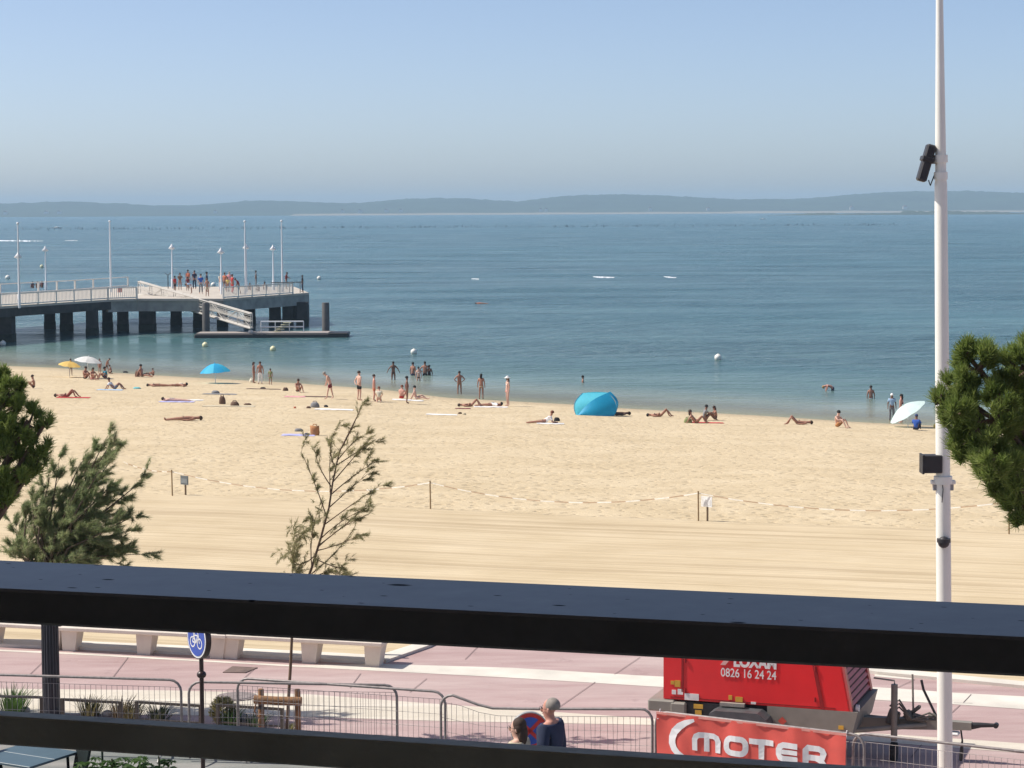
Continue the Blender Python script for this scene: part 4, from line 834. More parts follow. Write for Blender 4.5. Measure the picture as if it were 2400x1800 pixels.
railing([FE[5],FE[4],FE[3]],pan=False,sp=3.); railing([FE[3],FE[2]],False,3.); 
cr=NE[5]
MB(O).tube([cr+Vector((-3.8,-1.5,1.1)),cr+Vector((-.6,0,1.1)),cr+Vector((-.6,0,0))],.05,6).build('corner_rail',mat('dark_rail',(.06,.06,.06),.6),pier)
for k in range(3): MB(O).tube([cr+Vector((-.9-k*1.1,-.1-k*.35,0)),cr+Vector((-.9-k*1.1,-.1-k*.35,1.1))],.04,6).build('corner_rail',MC['dark_rail'],pier)
MB(O).box(at(282,692,DZ)+Vector((0,-.2,.55)),(.6,.05,.5),rz=.9).build('red_panel',mat('panel_red',(.5,.12,.09),.6),pier)
MB(O).box(at(296,712,DZ-1)+Vector((0,-.1,-.05)),(1.9,.6,1.3)).build('landing_block',CON,pier)
piles=[(-30,28,802),(104,127,771),(141,168,777),(202,228,787),(240,262,773),(275,299,777),(326,362,777),(400,424,763),(453,474,768),(509,532,766),(572,597,759),(631,657,765),(662,686,765),(695,722,765),(-130,-95,812),(-70,-50,781)]
for a,b,y in piles:
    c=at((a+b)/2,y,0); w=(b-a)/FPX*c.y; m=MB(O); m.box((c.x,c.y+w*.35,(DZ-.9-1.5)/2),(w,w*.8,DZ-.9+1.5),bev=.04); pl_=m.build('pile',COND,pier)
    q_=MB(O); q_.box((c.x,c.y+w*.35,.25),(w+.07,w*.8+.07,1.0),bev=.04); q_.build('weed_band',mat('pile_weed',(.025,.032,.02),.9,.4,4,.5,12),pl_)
MB(O).box(NE[5]+Vector((-1.0,1.2,-1.7)),(1.7,1.4,2.7)).build('end_pier_block',COND,pier)
# masts and lamps of the pier
MAST=mat('pier_mast_white',(.74,.76,.78),.4,.03)
def pmast(px,yt,yb_,label):
    b=at(px,yb_,DZ); H=(yb_-yt)/FPX*b.y; o=empty('pier_mast',b,label,'mast','tall masts on the pier'); MB().tube([(0,0,0),(0,0,H*.96)],[.105,.06],10).build('shaft',MAST,o); MB().sph((0,0,H*.98),(.14,.14,.12),8,6).build('finial',MAST,o)
pmast(46,520,722,'tall white mast nearest the left edge, behind a lamp'); pmast(260,516,684,'tall white mast standing alone in the middle of the pier'); pmast(576,516,690,'tall white mast with a lamp right beside it'); pmast(662,515,684,'tall white mast nearest the end of the pier')
def plamp(px,yt,yb_,label):
    b=at(px,yb_,DZ); H=(yb_-yt)/FPX*b.y; o=empty('pier_lamp',b,label,'lamp post','white lamps on the pier')
    m=MB(); m.tube([(0,0,0),(0,0,1.0),(0,0,1.05),(0,0,H-.5)],[.14,.13,.08,.055],10); m.build('shaft',MAST,o)
    MB().tube([(0,0,H-.45),(0,0,H-.35),(0,0,H-.05),(0,0,H+.15)],[.18,.38,.12,.04],12).build('lamp_shade',mat('lamp_shade_white',(.9,.9,.9),.3),o)
plamp(45,594,716,'white pier lamp nearest the left edge'); plamp(108,580,680,'white pier lamp above the seated group at the left'); plamp(404,575,676,'white pier lamp above the top of the gangway'); plamp(519,584,690,'cream tinted pier lamp amid the crowd'); plamp(578,574,684,'white pier lamp touching the tall mast'); plamp(641,577,680,'white pier lamp nearest the pier end')
# gangway
g0=at(328,690,DZ)+Vector((0,-1.0,.0)); g1=at(588,770,.9); gd=g1-g0; GW=empty('gangway',g0,'sloping pale lattice gangway leading down to the pontoon','gangway')
GM=mat('gangway_aluminium',(.50,.47,.42),.5,.12,3); GWd=1.3
for s_ in (0,1):
    off=Vector((0,s_*GWd,0)); up_=Vector((0,0,1.35))
    MB(g0).tube([g0+off+up_,g1+off+up_],.07,6).build('top_chord',GM,GW); MB(g0).tube([g0+off,g1+off],.11,6).build('bottom_chord',GM,GW); MB(g0).tube([g0+off+up_*.5,g1+off+up_*.5],.04,6).build('mid_rail',GM,GW)
    n=9
    for k in range(n+1): p=g0+gd*k/n+off; MB(g0).tube([p,p+up_],.045,5).build('upright',GM,GW)
    for k in range(n): p=g0+gd*k/n+off; p2=g0+gd*(k+1)/n+off; MB(g0).tube([p,p2+up_] if k%2 else [p+up_,p2],.035,5).build('diagonal',GM,GW)
    for z in (.22,.44,.66,.88): MB(g0).tube([g0+off+up_*z,g1+off+up_*z],.022,5).build('wire_rail',GM,GW)
a=g0; q=MB(g0); q.add([g0+Vector((0,.1,.02)),g1+Vector((0,.1,.02)),g1+Vector((0,GWd-.1,.02)),g0+Vector((0,GWd-.1,.02))],[(0,1,2,3)]); q.build('walkway',GM,GW)
# pontoon
p0=at(458,783,.35); p1=at(812,783,.35); pc=(p0+p1)/2; PL=(p1-p0).length; PN=empty('pontoon',(pc.x,pc.y,0),'low dark floating pontoon with a pale deck edge beside the pier','pontoon')
MB().box((0,1.5,.12),(PL,3.2,.5),bev=.08).build('hull',mat('pontoon_dark',(.045,.04,.038),.8,.2),PN); MB().box((-.6,1.5,.41),(PL-1.6,3.0,.08)).build('deck_boards',mat('pontoon_deck',(.33,.29,.26),.8,.1),PN)
MB().box((PL/2-.9,1.3,.30),(2.0,2.8,.30),bev=.1).build('end_fender',BLK,PN)
x0,x1=[(at(v,770,.45).x-pc.x) for v in (629,725)]
for z in (.95,1.45): MB().tube([(x0,1.6,z),(x1,1.6,z)],.06,6).build('guard_rail',MAST,PN)
for k in range(4): x=x0+(x1-x0)*k/3; MB().tube([(x,1.6,.45),(x,1.6,1.45)],.045,6).build('rail_upright',MAST,PN)
x=(at(680,770,.45).x-pc.x)
for k in range(5): MB().box((x-.5+k*.22,1.1,.55+k*.2),(.75,.5,.06)).build('step',mat('step_yellow',(.62,.58,.38),.6),PN)
MB().box((at(612,768,.45).x-pc.x,.8,.57),(.4,.3,.25),bev=.05).build('mooring_box',STK,PN)
for px,lab in ((482,'dark steel mooring pile at the left end of the pontoon'),(763,'dark steel mooring pile standing alone at the right end of the pontoon')):
    c=at(px,786,0); tag(MB((c.x,c.y+.4,0)).tube([(c.x,c.y+.4,-3),(c.x,c.y+.4,3.05),(c.x,c.y+.4,3.12)],[.36,.36,.33],18).build('mooring_pile',mat('pile_steel',(.10,.095,.09),.7,.2,2)),lab,'pile','mooring piles of the pontoon')
p=at(394,677,DZ); o=empty('signal_post',p,'thin dark post with a forked top on the pier left of a lamp','post'); MB().tube([(0,0,0),(0,0,1.5)],.05,6).build('post',BLK,o); MB().tube([(-.35,0,1.75),(0,0,1.5),(.35,0,1.75)],.04,5).build('fork',BLK,o)
# buoys
BY=mat('buoy_yellow',(.78,.74,.45),.5,.1,6); BYW=mat('buoy_white',(.82,.80,.72),.5,.08,6); BYG=mat('buoy_weed',(.12,.13,.06),.9)
for px,py,r_,mt,lab in ((481,808,.27,BY,'pale yellow buoy in front of the pontoon, left one'),(640,817,.26,BY,'pale yellow buoy in front of the pontoon, right one'),(970,824,.27,BYW,'white buoy beyond the bathers in the middle'),(1683,838,.29,BYW,'cream buoy far right of the blue tent'),(7,804,.27,BYW,'white buoy at the left edge by the thick pile'),(748,650,.38,BYW,'small white buoy right of the pier end'),(98,622,.4,BY,'yellow white buoy seen above the pier at the left'),(18,649,.45,BYW,'white buoy beyond the pier near the left edge'),(500,666,.4,BYW,'white buoy seen between the people on the pier')):
    c=at(px,py+5,0); o=empty('mooring_buoy',(c.x,c.y,0),lab,'buoy','buoys floating off the beach')
    m=MB(); m.sph((0,0,r_*.55),r_,14,10); m.build('float',mt,o); MB().sph((0,0,-.02),(r_*1.02,r_*1.02,r_*.28),12,4).build('weed_line',BYG,o)
    MB().tube([(0,0,r_*1.5),(0,0,r_*1.75)],r_*.14,8).build('eye',mt,o)
# boats far out with their wakes
def boat(px,py,L_,label,rz=0):
    c=at(px,py,0); o=empty('motor_boat',(c.x,c.y,0),label,'boat','small motor boats on the bay',rz)
    m=MB(); sec=[(-.5,.9,.45),(-.1,1,.45),(.3,.8,.55),(.5,.05,.7)]; vs=[]
    for u,w,h in sec: vs+= [(u*L_,-w*L_*.16,h),(u*L_,0,-.2),(u*L_,w*L_*.16,h)]
    fs=[(0,1,2)]; 
    for k in range(3): b=k*3; fs+=[(b,b+1,b+4,b+3),(b+1,b+2,b+5,b+4),(b,b+3,b+5,b+2)]
    m.add(vs,fs); m.build('hull',BYW,o); MB().box((0,0,.85),(L_*.22,L_*.2,.7),bev=.08).build('cabin',STK,o)
boat(1788,514,7,'white motor boat far out near the right part of the bay'); boat(1950,502,9,'tiny white boat close to the wooded sandbank'); boat(132,535,8,'dark low boat far out left above the pier'); 
FOAM=mat('foam',(.85,.88,.9),.6,.05)
def wake(pts,label):
    V=MB(); c=at(pts[0][0],pts[0][1],0); V.o=Vector((c.x,c.y,0)); rr_=random.Random(len(label))
    top=[];bot=[]
    N=len(pts)
    for i in range(N-1):
        (xa,ya,wa),(xb,yb2,wb)=pts[i],pts[i+1]
        for k in range(8):
            t=k/8; x=xa+(xb-xa)*t; y=ya+(yb2-ya)*t; w=(wa+(wb-wa)*t)*rr_.choice((.12,.3,.6,1.0,.8))*.8
            a,b=at(x,y-w/2,.0),at(x,y+w/2,.0); top.append((a.x,a.y,.03)); bot.append((b.x,b.y,.03))
    for i in range(len(top)-1):
        a,b,c_,d_=top[i],top[i+1],bot[i+1],bot[i]; mA=((a[0]+d_[0])/2,(a[1]+d_[1])/2,.10); mB=((b[0]+c_[0])/2,(b[1]+c_[1])/2,.10); V.add([a,b,mB,mA,c_,d_],[(0,1,2,3),(3,2,4,5)])
    tag(V.build('wake_foam',FOAM),label,'foam',kind='stuff')
wake([(1390,649,1),(1405,650,4.5),(1425,650.5,4),(1442,651,1)],'white streak of foam left by a boat, middle of the bay')
wake([(1556,649,1),(1568,650,5),(1578,651,4),(1586,651,1)],'short white streak of foam right of the longer one')
wake([(1105,654,1),(1112,654,3.5),(1124,655,1)],'tiny white foam fleck left of the boat wakes')
wake([(-20,564,3),(30,564.5,4),(60,565,4.5),(84,565,2),(103,565,.5)],'long white wake at the left edge beyond the pier')
wake([(152,564,.5),(170,564,2),(184,564.5,.5)],'small white wake between lamps beyond the pier')
# ------------------------------------------------------------------ people
def J(**k): return k
BASE=dict(pelvis=(0,0,.95),spine=(0,.0,1.13),chest=(0,.0,1.34),neck=(0,.0,1.49),head=(0,-.015,1.60),top=(0,-.005,1.70),
 shL=(-.17,0,1.42),elL=(-.24,.02,1.14),wrL=(-.25,-.04,.90),haL=(-.25,-.06,.80), hipL=(-.09,0,.90),knL=(-.11,-.02,.50),anL=(-.12,.03,.08),toL=(-.13,-.13,.035))
def mir(d,**over):
    o=dict(d)
    for k,v in d.items():
        if k.endswith('L'): o[k[:-1]+'R']=(-v[0],v[1],v[2])
    o.update(over); return o
POSE={}
POSE['stand']=mir(BASE)
POSE['walk']=mir(BASE,knL=(-.1,-.16,.52),anL=(-.1,-.2,.10),toL=(-.1,-.36,.06),knR=(.1,.06,.5),anR=(.1,.28,.12),toR=(.1,.14,.035),elR=(.24,-.1,1.15),wrR=(.24,-.25,.95),haR=(.24,-.32,.88),elL=(-.24,.12,1.15),wrL=(-.24,.1,.9),haL=(-.24,.08,.8))
POSE['handsback']=mir(BASE,elL=(-.27,.12,1.15),wrL=(-.1,.19,1.0),haL=(-.02,.2,.98),elR=(.27,.12,1.15),wrR=(.1,.19,.99),haR=(.02,.22,.97))
POSE['armsout']=mir(BASE,elL=(-.36,.0,1.2),wrL=(-.46,-.02,.98),haL=(-.5,-.02,.88),elR=(.36,0,1.2),wrR=(.46,-.02,.98),haR=(.5,-.02,.88))
POSE['hips']=mir(BASE,elL=(-.38,.05,1.18),wrL=(-.22,-.02,1.02),haL=(-.15,-.02,1.0),elR=(.38,.05,1.18),wrR=(.22,-.02,1.02),haR=(.15,-.02,1.0))
POSE['stoop']=mir(BASE,spine=(0,-.04,1.12),chest=(0,-.13,1.31),neck=(0,-.22,1.44),head=(0,-.32,1.50),top=(0,-.37,1.58),shL=(-.17,-.15,1.38),shR=(.17,-.15,1.38),elL=(-.22,-.18,1.1),elR=(.22,-.18,1.1),wrL=(-.2,-.26,.88),wrR=(.2,-.26,.88),haL=(-.2,-.3,.79),haR=(.2,-.3,.79),knL=(-.16,.06,.5),anL=(-.2,.16,.08),toL=(-.2,.02,.035),knR=(.14,-.12,.5),anR=(.18,-.18,.08),toR=(.18,-.34,.035))
POSE['bend']=mir(BASE,spine=(0,-.12,1.05),chest=(0,-.32,1.12),neck=(0,-.46,1.10),head=(0,-.57,1.05),top=(0,-.66,1.02),shL=(-.17,-.36,1.12),shR=(.17,-.36,1.12),elL=(-.2,-.42,.88),elR=(.2,-.42,.88),wrL=(-.16,-.5,.68),wrR=(.16,-.5,.68),haL=(-.15,-.52,.6),haR=(.15,-.52,.6))
POSE['lean']=mir(BASE,elL=(-.22,-.2,1.2),wrL=(-.12,-.4,1.12),haL=(-.08,-.46,1.12),elR=(.22,-.2,1.2),wrR=(.12,-.4,1.12),haR=(.08,-.46,1.12),chest=(0,-.06,1.33),head=(0,-.1,1.58),top=(0,-.1,1.68),neck=(0,-.06,1.47))
SIT=dict(pelvis=(0,0,.13),spine=(0,.02,.31),chest=(0,-.02,.51),neck=(0,-.06,.65),head=(0,-.10,.76),top=(0,-.11,.86),shL=(-.17,-.03,.58),elL=(-.24,-.2,.42),wrL=(-.13,-.38,.46),haL=(-.06,-.42,.46),hipL=(-.09,-.04,.12),knL=(-.14,-.40,.47),anL=(-.13,-.62,.07),toL=(-.13,-.76,.035))
POSE['sit']=mir(SIT)
POSE['sitlegs']=mir(SIT,elL=(-.26,.16,.34),wrL=(-.28,.30,.07),haL=(-.28,.38,.04),elR=(.26,.16,.34),wrR=(.28,.30,.07),haR=(.28,.38,.04),chest=(0,.06,.5),neck=(0,.08,.64),head=(0,.05,.76),top=(0,.05,.86),shL=(-.17,.06,.57),shR=(.17,.06,.57),knL=(-.13,-.46,.17),knR=(.15,-.4,.3),anL=(-.12,-.88,.06),anR=(.12,-.72,.07),toL=(-.13,-.92,.17),toR=(.12,-.84,.05))
POSE['kneel']=mir(SIT,pelvis=(0,0,.28),spine=(0,-.02,.45),chest=(0,-.08,.64),neck=(0,-.13,.77),head=(0,-.18,.87),top=(0,-.2,.97),shL=(-.17,-.09,.72),shR=(.17,-.09,.72),elL=(-.22,-.2,.5),elR=(.22,-.2,.5),wrL=(-.14,-.36,.36),wrR=(.14,-.36,.36),haL=(-.12,-.42,.3),haR=(.12,-.42,.3),hipL=(-.09,-.02,.25),hipR=(.09,-.02,.25),knL=(-.13,-.36,.09),knR=(.13,-.36,.09),anL=(-.12,.06,.07),anR=(.12,.06,.07),toL=(-.12,.18,.04),toR=(.12,.18,.04))
LIE=dict(pelvis=(0,0,.12),spine=(0,.19,.11),chest=(0,.40,.13),neck=(0,.55,.12),head=(0,.66,.125),top=(0,.76,.13),shL=(-.17,.46,.10),elL=(-.29,.22,.06),wrL=(-.22,.0,.07),haL=(-.2,-.08,.06),hipL=(-.09,-.04,.11),knL=(-.12,-.44,.10),anL=(-.14,-.86,.06),toL=(-.16,-.92,.16))
POSE['lie']=mir(LIE)
POSE['lieknees']=mir(LIE,knL=(-.10,-.34,.50),knR=(.13,-.38,.42),anL=(-.1,-.52,.07),anR=(.13,-.66,.07),toL=(-.1,-.66,.04),toR=(.13,-.8,.04),wrL=(-.1,.1,.22),haL=(-.03,.05,.24))
POSE['prone']=mir(LIE,toL=(-.14,-.98,.04),toR=(.14,-.98,.04),elL=(-.34,.58,.05),elR=(.34,.58,.05),wrL=(-.14,.72,.05),wrR=(.14,.72,.05),haL=(-.06,.76,.05),haR=(.06,.76,.05),head=(0,.67,.14),top=(0,.76,.16))
POSE['propped']=mir(LIE,spine=(0,.17,.17),chest=(0,.34,.30),neck=(0,.43,.43),head=(0,.46,.54),top=(0,.48,.64),shL=(-.17,.38,.37),shR=(.17,.38,.37),elL=(-.2,.50,.06),elR=(.2,.50,.06),wrL=(-.1,.74,.05),wrR=(.1,.74,.05),haL=(-.04,.8,.05),haR=(.04,.8,.05),toL=(-.14,-.98,.04),toR=(.14,-.98,.04))
POSE['recline']=mir(LIE,spine=(0,.14,.20),chest=(0,.26,.38),neck=(0,.33,.51),head=(0,.34,.62),top=(0,.35,.72),shL=(-.17,.28,.44),shR=(.17,.28,.44),elL=(-.24,.42,.24),elR=(.24,.42,.24),wrL=(-.26,.52,.05),wrR=(.26,.52,.05),haL=(-.26,.6,.04),haR=(.26,.6,.04),knL=(-.1,-.34,.46),knR=(.13,-.34,.40),anL=(-.1,-.55,.07),anR=(.13,-.62,.07),toL=(-.1,-.69,.04),toR=(.13,-.76,.04))
RAD=dict(pelvis=.130,spine=.112,chest=.135,neck=.052,head=.092,top=.068,sh=.062,el=.041,wr=.029,ha=.034,hip=.088,kn=.056,an=.038,to=.034)
EDG=[('pelvis','spine'),('spine','chest'),('chest','neck'),('neck','head'),('head','top')]+[e for s_ in 'LR' for e in (('chest','sh'+s_),('sh'+s_,'el'+s_),('el'+s_,'wr'+s_),('wr'+s_,'ha'+s_),('pelvis','hip'+s_),('hip'+s_,'kn'+s_),('kn'+s_,'an'+s_),('an'+s_,'to'+s_))]
def rad(k): return RAD[k] if k in RAD else RAD[k[:-1]]
PEND=[]; SKC={}
def skin(name,pts,edges,rads,sub=1,flat=None):
    me=bpy.data.meshes.new(name); me.from_pydata([tuple(p) for p in pts],edges,[]); o=bpy.data.objects.new(name,me); COL.objects.link(o)
    md=o.modifiers.new('s','SKIN'); md.use_smooth_shade=True
    for i,v in enumerate(me.skin_vertices[0].data): 
        r_=rads[i]; v.radius=(r_,r_) if not hasattr(r_,'__len__') else r_; v.use_root=(i==0)
    m2=o.modifiers.new('u','SUBSURF'); m2.levels=sub; m2.render_levels=sub
    bpy.context.view_layer.update(); out=bpy.data.meshes.new_from_object(o.evaluated_get(bpy.context.evaluated_depsgraph_get())); bpy.data.objects.remove(o); out.name=name
    for p in out.polygons: p.use_smooth=True
    return out
def lerp(a,b,t): return tuple(a[i]+(b[i]-a[i])*t for i in range(3))
def body_mesh(pose,kind):
    k=(pose,kind)
    if k in SKC: return SKC[k]
    P=POSE[pose]
    if kind=='body':
        names=list(P.keys()); idx={n:i for i,n in enumerate(names)}; pts=[P[n] for n in names]; rd=[rad(n) for n in names]; ed=[(idx[a],idx[b]) for a,b in EDG]
        sub=1
    else:
        g=1.12; pts=[P['pelvis']]; rd=[.140]; ed=[]
        def a_(p,r_,fr): pts.append(p); rd.append(r_); ed.append((fr,len(pts)-1)); return len(pts)-1
        if kind in('shorts','trousers','briefs'):
            a_(lerp(P['pelvis'],P['spine'],.35),.128,0)
            for s_ in 'LR':
                h=a_(P['hip'+s_],.100,0)
                if kind=='shorts': a_(lerp(P['hip'+s_],P['kn'+s_],.62),.088,h)
                elif kind=='trousers': n_=a_(P['kn'+s_],.075,h); a_(lerp(P['kn'+s_],P['an'+s_],.92),.062,n_)
                else: a_(lerp(P['hip'+s_],P['kn'+s_],.16),.098,h)
        elif kind=='suit':
            s=a_(P['spine'],.121,0); a_(lerp(P['chest'],P['neck'],-.05),.146,s)
            for s_ in 'LR': a_(P['hip'+s_],.097,0)
        elif kind=='bra':
            pts=[lerp(P['spine'],P['chest'],.55)]; rd=[.136]; a_(lerp(P['spine'],P['chest'],1.0),.146,0)
        elif kind in('shirt','jacket'):
            s=a_(P['spine'],.13,0); c=a_(P['chest'],.155,s); a_(lerp(P['chest'],P['neck'],.55),.085,c)
            for s_ in 'LR':
                h=a_(P['sh'+s_],.078,c)
                if kind=='shirt': a_(lerp(P['sh'+s_],P['el'+s_],.7),.062,h)
                else: e=a_(P['el'+s_],.060,h); a_(lerp(P['el'+s_],P['wr'+s_],.95),.048,e)
        elif kind=='coat':
            s=a_(P['spine'],.150,0); c=a_(P['chest'],.172,s); a_(lerp(P['chest'],P['neck'],.62),.095,c)
            for s_ in 'LR': h=a_(P['sh'+s_],.092,c); e=a_(P['el'+s_],.068,h); a_(lerp(P['el'+s_],P['wr'+s_],.95),.055,e)
    me=skin(kind,pts,ed,rd,2 if kind=='coat' else 1); me.materials.clear(); me.materials.append(None); SKC[k]=me; return me
def head_mesh(pose,kind):
    k=(pose,kind)
    if k in SKC: return SKC[k]
    P=POSE[pose]; a=Vector(P['head']); b=Vector(P['top']); n=Vector(P['neck']); ax=(b-n).normalized()
    fr=Vector((0,-1,0)); 
    if ax.y>.8 and pose in('lie','lieknees'): fr=Vector((0,0,1))
    if ax.y>.8 and pose=='prone': fr=Vector((0,0,-1))
    fr=(fr-ax*fr.dot(ax)).normalized(); sd=ax.cross(fr); M=Matrix((sd,-fr,ax)).transposed(); c=(a+b)/2+ax*.012
    m=MB()
    if kind in('hair','longhair','cap','hat'):
        if kind!='hat': m.sph(c-fr*.018+ax*.012,(.098,.112,.115),14,9,M=M,z0=-.25)
        if kind in('longhair','hat'): m.sph(c-fr*.075-ax*.09,(.088,.055,.15),10,7,M=M)
        if kind=='cap': m.sph(c+fr*.09+ax*.03,(.07,.07,.02),10,4,M=M)
        if kind=='hat':
            m=MB(); m.sph(c+ax*.03,(.115,.125,.125),14,7,M=M,z0=0); m.sph(c+ax*.03,(.20,.21,.03),16,4,M=M)
    me=m.mesh(kind,[]); me.materials.append(None); SKC[k]=me; return me
def oset(o,m): o.material_slots[0].link='OBJECT'; o.material_slots[0].material=m
SKIN={'tan':(.36,.17,.11),'light':(.62,.38,.29),'pink':(.55,.27,.20),'brown':(.20,.095,.06),'dark':(.12,.06,.04)}
HAIRC={'black':(.012,.010,.009),'brown':(.05,.028,.018),'red':(.16,.05,.02),'grey':(.27,.24,.21),'blond':(.35,.22,.09),'white':(.8,.78,.75),'none':None}
COLR={'white':(.8,.78,.76),'black':(.015,.015,.017),'navy':(.02,.03,.07),'blue':(.03,.10,.42),'red':(.50,.03,.03),'maroon':(.16,.012,.02),'orange':(.55,.16,.08),'beige':(.55,.48,.34),'teal':(.02,.20,.28),'grey':(.2,.2,.21),'green':(.22,.25,.10),'lblue':(.35,.52,.72),'yellow':(.75,.55,.15),'pink':(.70,.32,.34),'brown':(.14,.08,.05),'aqua':(.10,.45,.50),'lav':(.42,.42,.70),'cream':(.7,.64,.5),'tan':(.42,.19,.07)}
def cm(c): return mat('cloth_'+c,COLR[c],.85,.12,12)
def person(loc,h,pose,rz,sk,hair,clothes,label,hairkind='hair',group=None,cat='person'):
    s_=h/1.75; o=empty('person',loc,label,cat,group,rz); o.scale=(s_,s_,s_)
    b=link('body',body_mesh(pose,'body'),o); oset(b,mat('skin_'+sk,SKIN[sk],.6,.08,8))
    if hair!='none':
        q=link('hair' if hairkind in('hair','longhair') else 'hat',head_mesh(pose,hairkind),o); oset(q,mat('hair_'+hair,HAIRC[hair],.8,.2,20))
        if hairkind=='hat': q2=link('hair',head_mesh(pose,'longhair'),o); oset(q2,mat('hair_brown',HAIRC['brown'],.8)); q2.scale=(.97,.97,.97)
    for kd,c in clothes:
        q=link({'bra':'bikini_top','briefs':'swim_briefs','suit':'swimsuit'}.get(kd,kd),body_mesh(pose,kd),o); oset(q,cm(c))
    return o
R=radians
BP=[ # px,py,height,pose,rot(deg: 0 faces camera,-90 left,90 right,180 away),skin,hair,clothes,label,hairkind,extra dz
(80,911,1.65,'sit',-80,'tan','brown',[('briefs','black')],'dark haired woman sitting bent forward, nearest the left pine',None),
(158,931,1.7,'lieknees',82,'tan','brown',[('briefs','maroon')],'person lying with knees up on a red towel, below the yellow parasol',None),
(166,880,1.2,'stand',20,'brown','brown',[('suit','brown')],'dark figure standing right behind the yellow parasol',None),
(199,889,1.7,'sit',60,'tan','brown',[('briefs','black')],'left one of the red tanned pair sitting under the white parasol',None),
(217,890,1.6,'sit',40,'tan','brown',[('bra','pink'),('briefs','pink')],'right one of the red tanned pair sitting under the white parasol','longhair'),
(248,889,1.65,'sit',-60,'tan','black',[('shirt','teal'),('shorts','navy')],'seated person in a teal shirt and navy shorts',None),
(234,876,1.1,'stand',40,'tan','brown',[('briefs','red')],'child at the water edge under the right rim of the white parasol',None),
(250,874,1.15,'stoop',90,'tan','black',[('shorts','brown')],'dark haired child leaning over behind the teal shirt',None),
(261,876,1.1,'kneel',-90,'tan','brown',[('briefs','black')],'crouching child right of the teal shirt at the water edge',None),
(332,884,1.75,'sitlegs',70,'tan','black',[('shorts','brown')],'man sitting beside a brown bag close to the water',None),
(360,881,1.05,'sit',-60,'tan','brown',[('briefs','navy')],'small child sitting right of the man with the brown bag',None),
(268,913,1.7,'recline',85,'tan','brown',[('shirt','white'),('shorts','grey')],'woman in a white top reclining with bent knees',None),
(372,906,1.65,'lie',95,'tan','black',[('briefs','black'),('bra','navy')],'left of two sunbathers lying in line, dark hair',None),
(412,906,1.65,'prone',-88,'tan','black',[('briefs','beige')],'right of two sunbathers lying in line, head by a cream bag',None),
(410,941,1.65,'prone',85,'light','brown',[('suit','grey')],'sunbather lying on a white and violet towel',None),
(432,986,1.85,'lie',-82,'tan','brown',[('briefs','brown')],'long tanned sunbather stretched flat on bare sand at the left',None),
(595,898,1.45,'stand',80,'tan','brown',[('bra','pink'),('briefs','orange')],'woman with brown hair standing close to the man in white shorts','longhair'),
(610,901,1.55,'stand',180,'tan','brown',[('trousers','white')],'man in long white shorts seen from behind',None),
(634,902,1.10,'stand',170,'tan','black',[('shirt','green'),('shorts','green')],'child in olive clothes right of the white shorts',None),
(698,919,1.6,'sit',30,'tan','brown',[('briefs','black')],'person sitting facing the beach beside a dark bag',None),
(774,935,1.72,'stoop',-95,'light','grey',[('shorts','maroon')],'grey haired man in dark red shorts looking down',None),
(842,939,1.76,'handsback',130,'light','brown',[('shorts','black')],'man in black shorts with his hands behind his back',None),
(877,940,1.58,'stand',100,'pink','brown',[('shorts','orange')],'tanned man in orange shorts behind the crouching woman',None),
(888,943,1.55,'kneel',180,'light','red',[('shirt','cream')],'person with reddish hair crouching in a pale shirt',None),
(954,946,1.62,'stand',95,'brown','black',[('suit','maroon')],'woman in a dark red swimsuit standing side on',None),
(941,935,1.6,'sit',160,'pink','red',[('briefs','red')],'red tanned person sitting left behind the woman in the dark swimsuit',None),
(974,937,1.65,'sitlegs',85,'light','black',[('briefs','white')],'dark haired woman sitting with legs out to the right',None),
(1128,936,1.6,'stand',170,'tan','black',[('briefs','beige')],'woman in beige bikini bottoms standing in the last ripples','longhair'),
(1190,952,1.75,'stand',-70,'light','white',[('bra','white'),('briefs','pink')],'woman with a white sun hat standing at the water edge','hat'),
(1104,953,1.65,'lieknees',95,'tan','brown',[('briefs','black')],'left of the two people lying together below the beige bikini',None),
(1148,952,1.65,'prone',-100,'tan','black',[('shirt','white'),('briefs','black')],'right of the two lying together, in a white top',None),
(1274,992,1.6,'propped',-85,'tan','red',[('shirt','white'),('briefs','navy')],'red haired woman lying propped on her elbows, left of the blue tent',None),
(1548,977,1.65,'lieknees',88,'tan','black',[('bra','black')],'dark haired sunbather with knees up right of the blue tent',None),
(1632,992,1.6,'recline',80,'tan','brown',[('suit','maroon')],'long haired person reclining on the red towel by the green bag','longhair'),
(1652,985,1.6,'sit',100,'brown','black',[('shirt','grey')],'middle person of the red towel group',None),
(1677,985,1.5,'sit',-80,'tan','brown',[('suit','brown')],'right hand person of the red towel group','longhair'),
(1870,995,1.7,'lieknees',-88,'tan','brown',[('briefs','brown')],'sunbather lying half sunk in the sand left of the seated man',None),
(1962,1002,1.72,'sit',50,'light','black',[('shorts','tan')],'man with black hair sitting upright, arms on his knees',None),
(2090,989,1.6,'stand',0,'brown','white',[('shirt','lblue'),('trousers','grey')],'slim person in grey with a pale cap, left of the tilted parasol','cap'),
(2112,992,1.62,'stand',-120,'pink','black',[('suit','navy')],'dark haired woman behind the tilted white parasol','longhair'),
(2147,1009,1.6,'sit',160,'brown','navy_',[('jacket','blue'),('trousers','navy')],'person wrapped in a blue hooded top sitting right of the tilted parasol',None),
(1393,962,1.7,'sit',180,'tan','black',[('shirt','black')],'person sitting behind the blue tent, only the dark head showing',None),
(1446,974,1.7,'lie',-75,'dark','black',[('briefs','black')],'person lying in the blue tent with feet sticking out',None),
]
HAIRC['navy_']=(.02,.04,.13)
for (px,py,h,pose,rz,sk_,hr_,cl,lab,hk) in BP:
    p=ag(px,py); person(p,h,pose,R(rz),sk_,hr_,cl,lab,hk or 'hair',group='people on the beach')
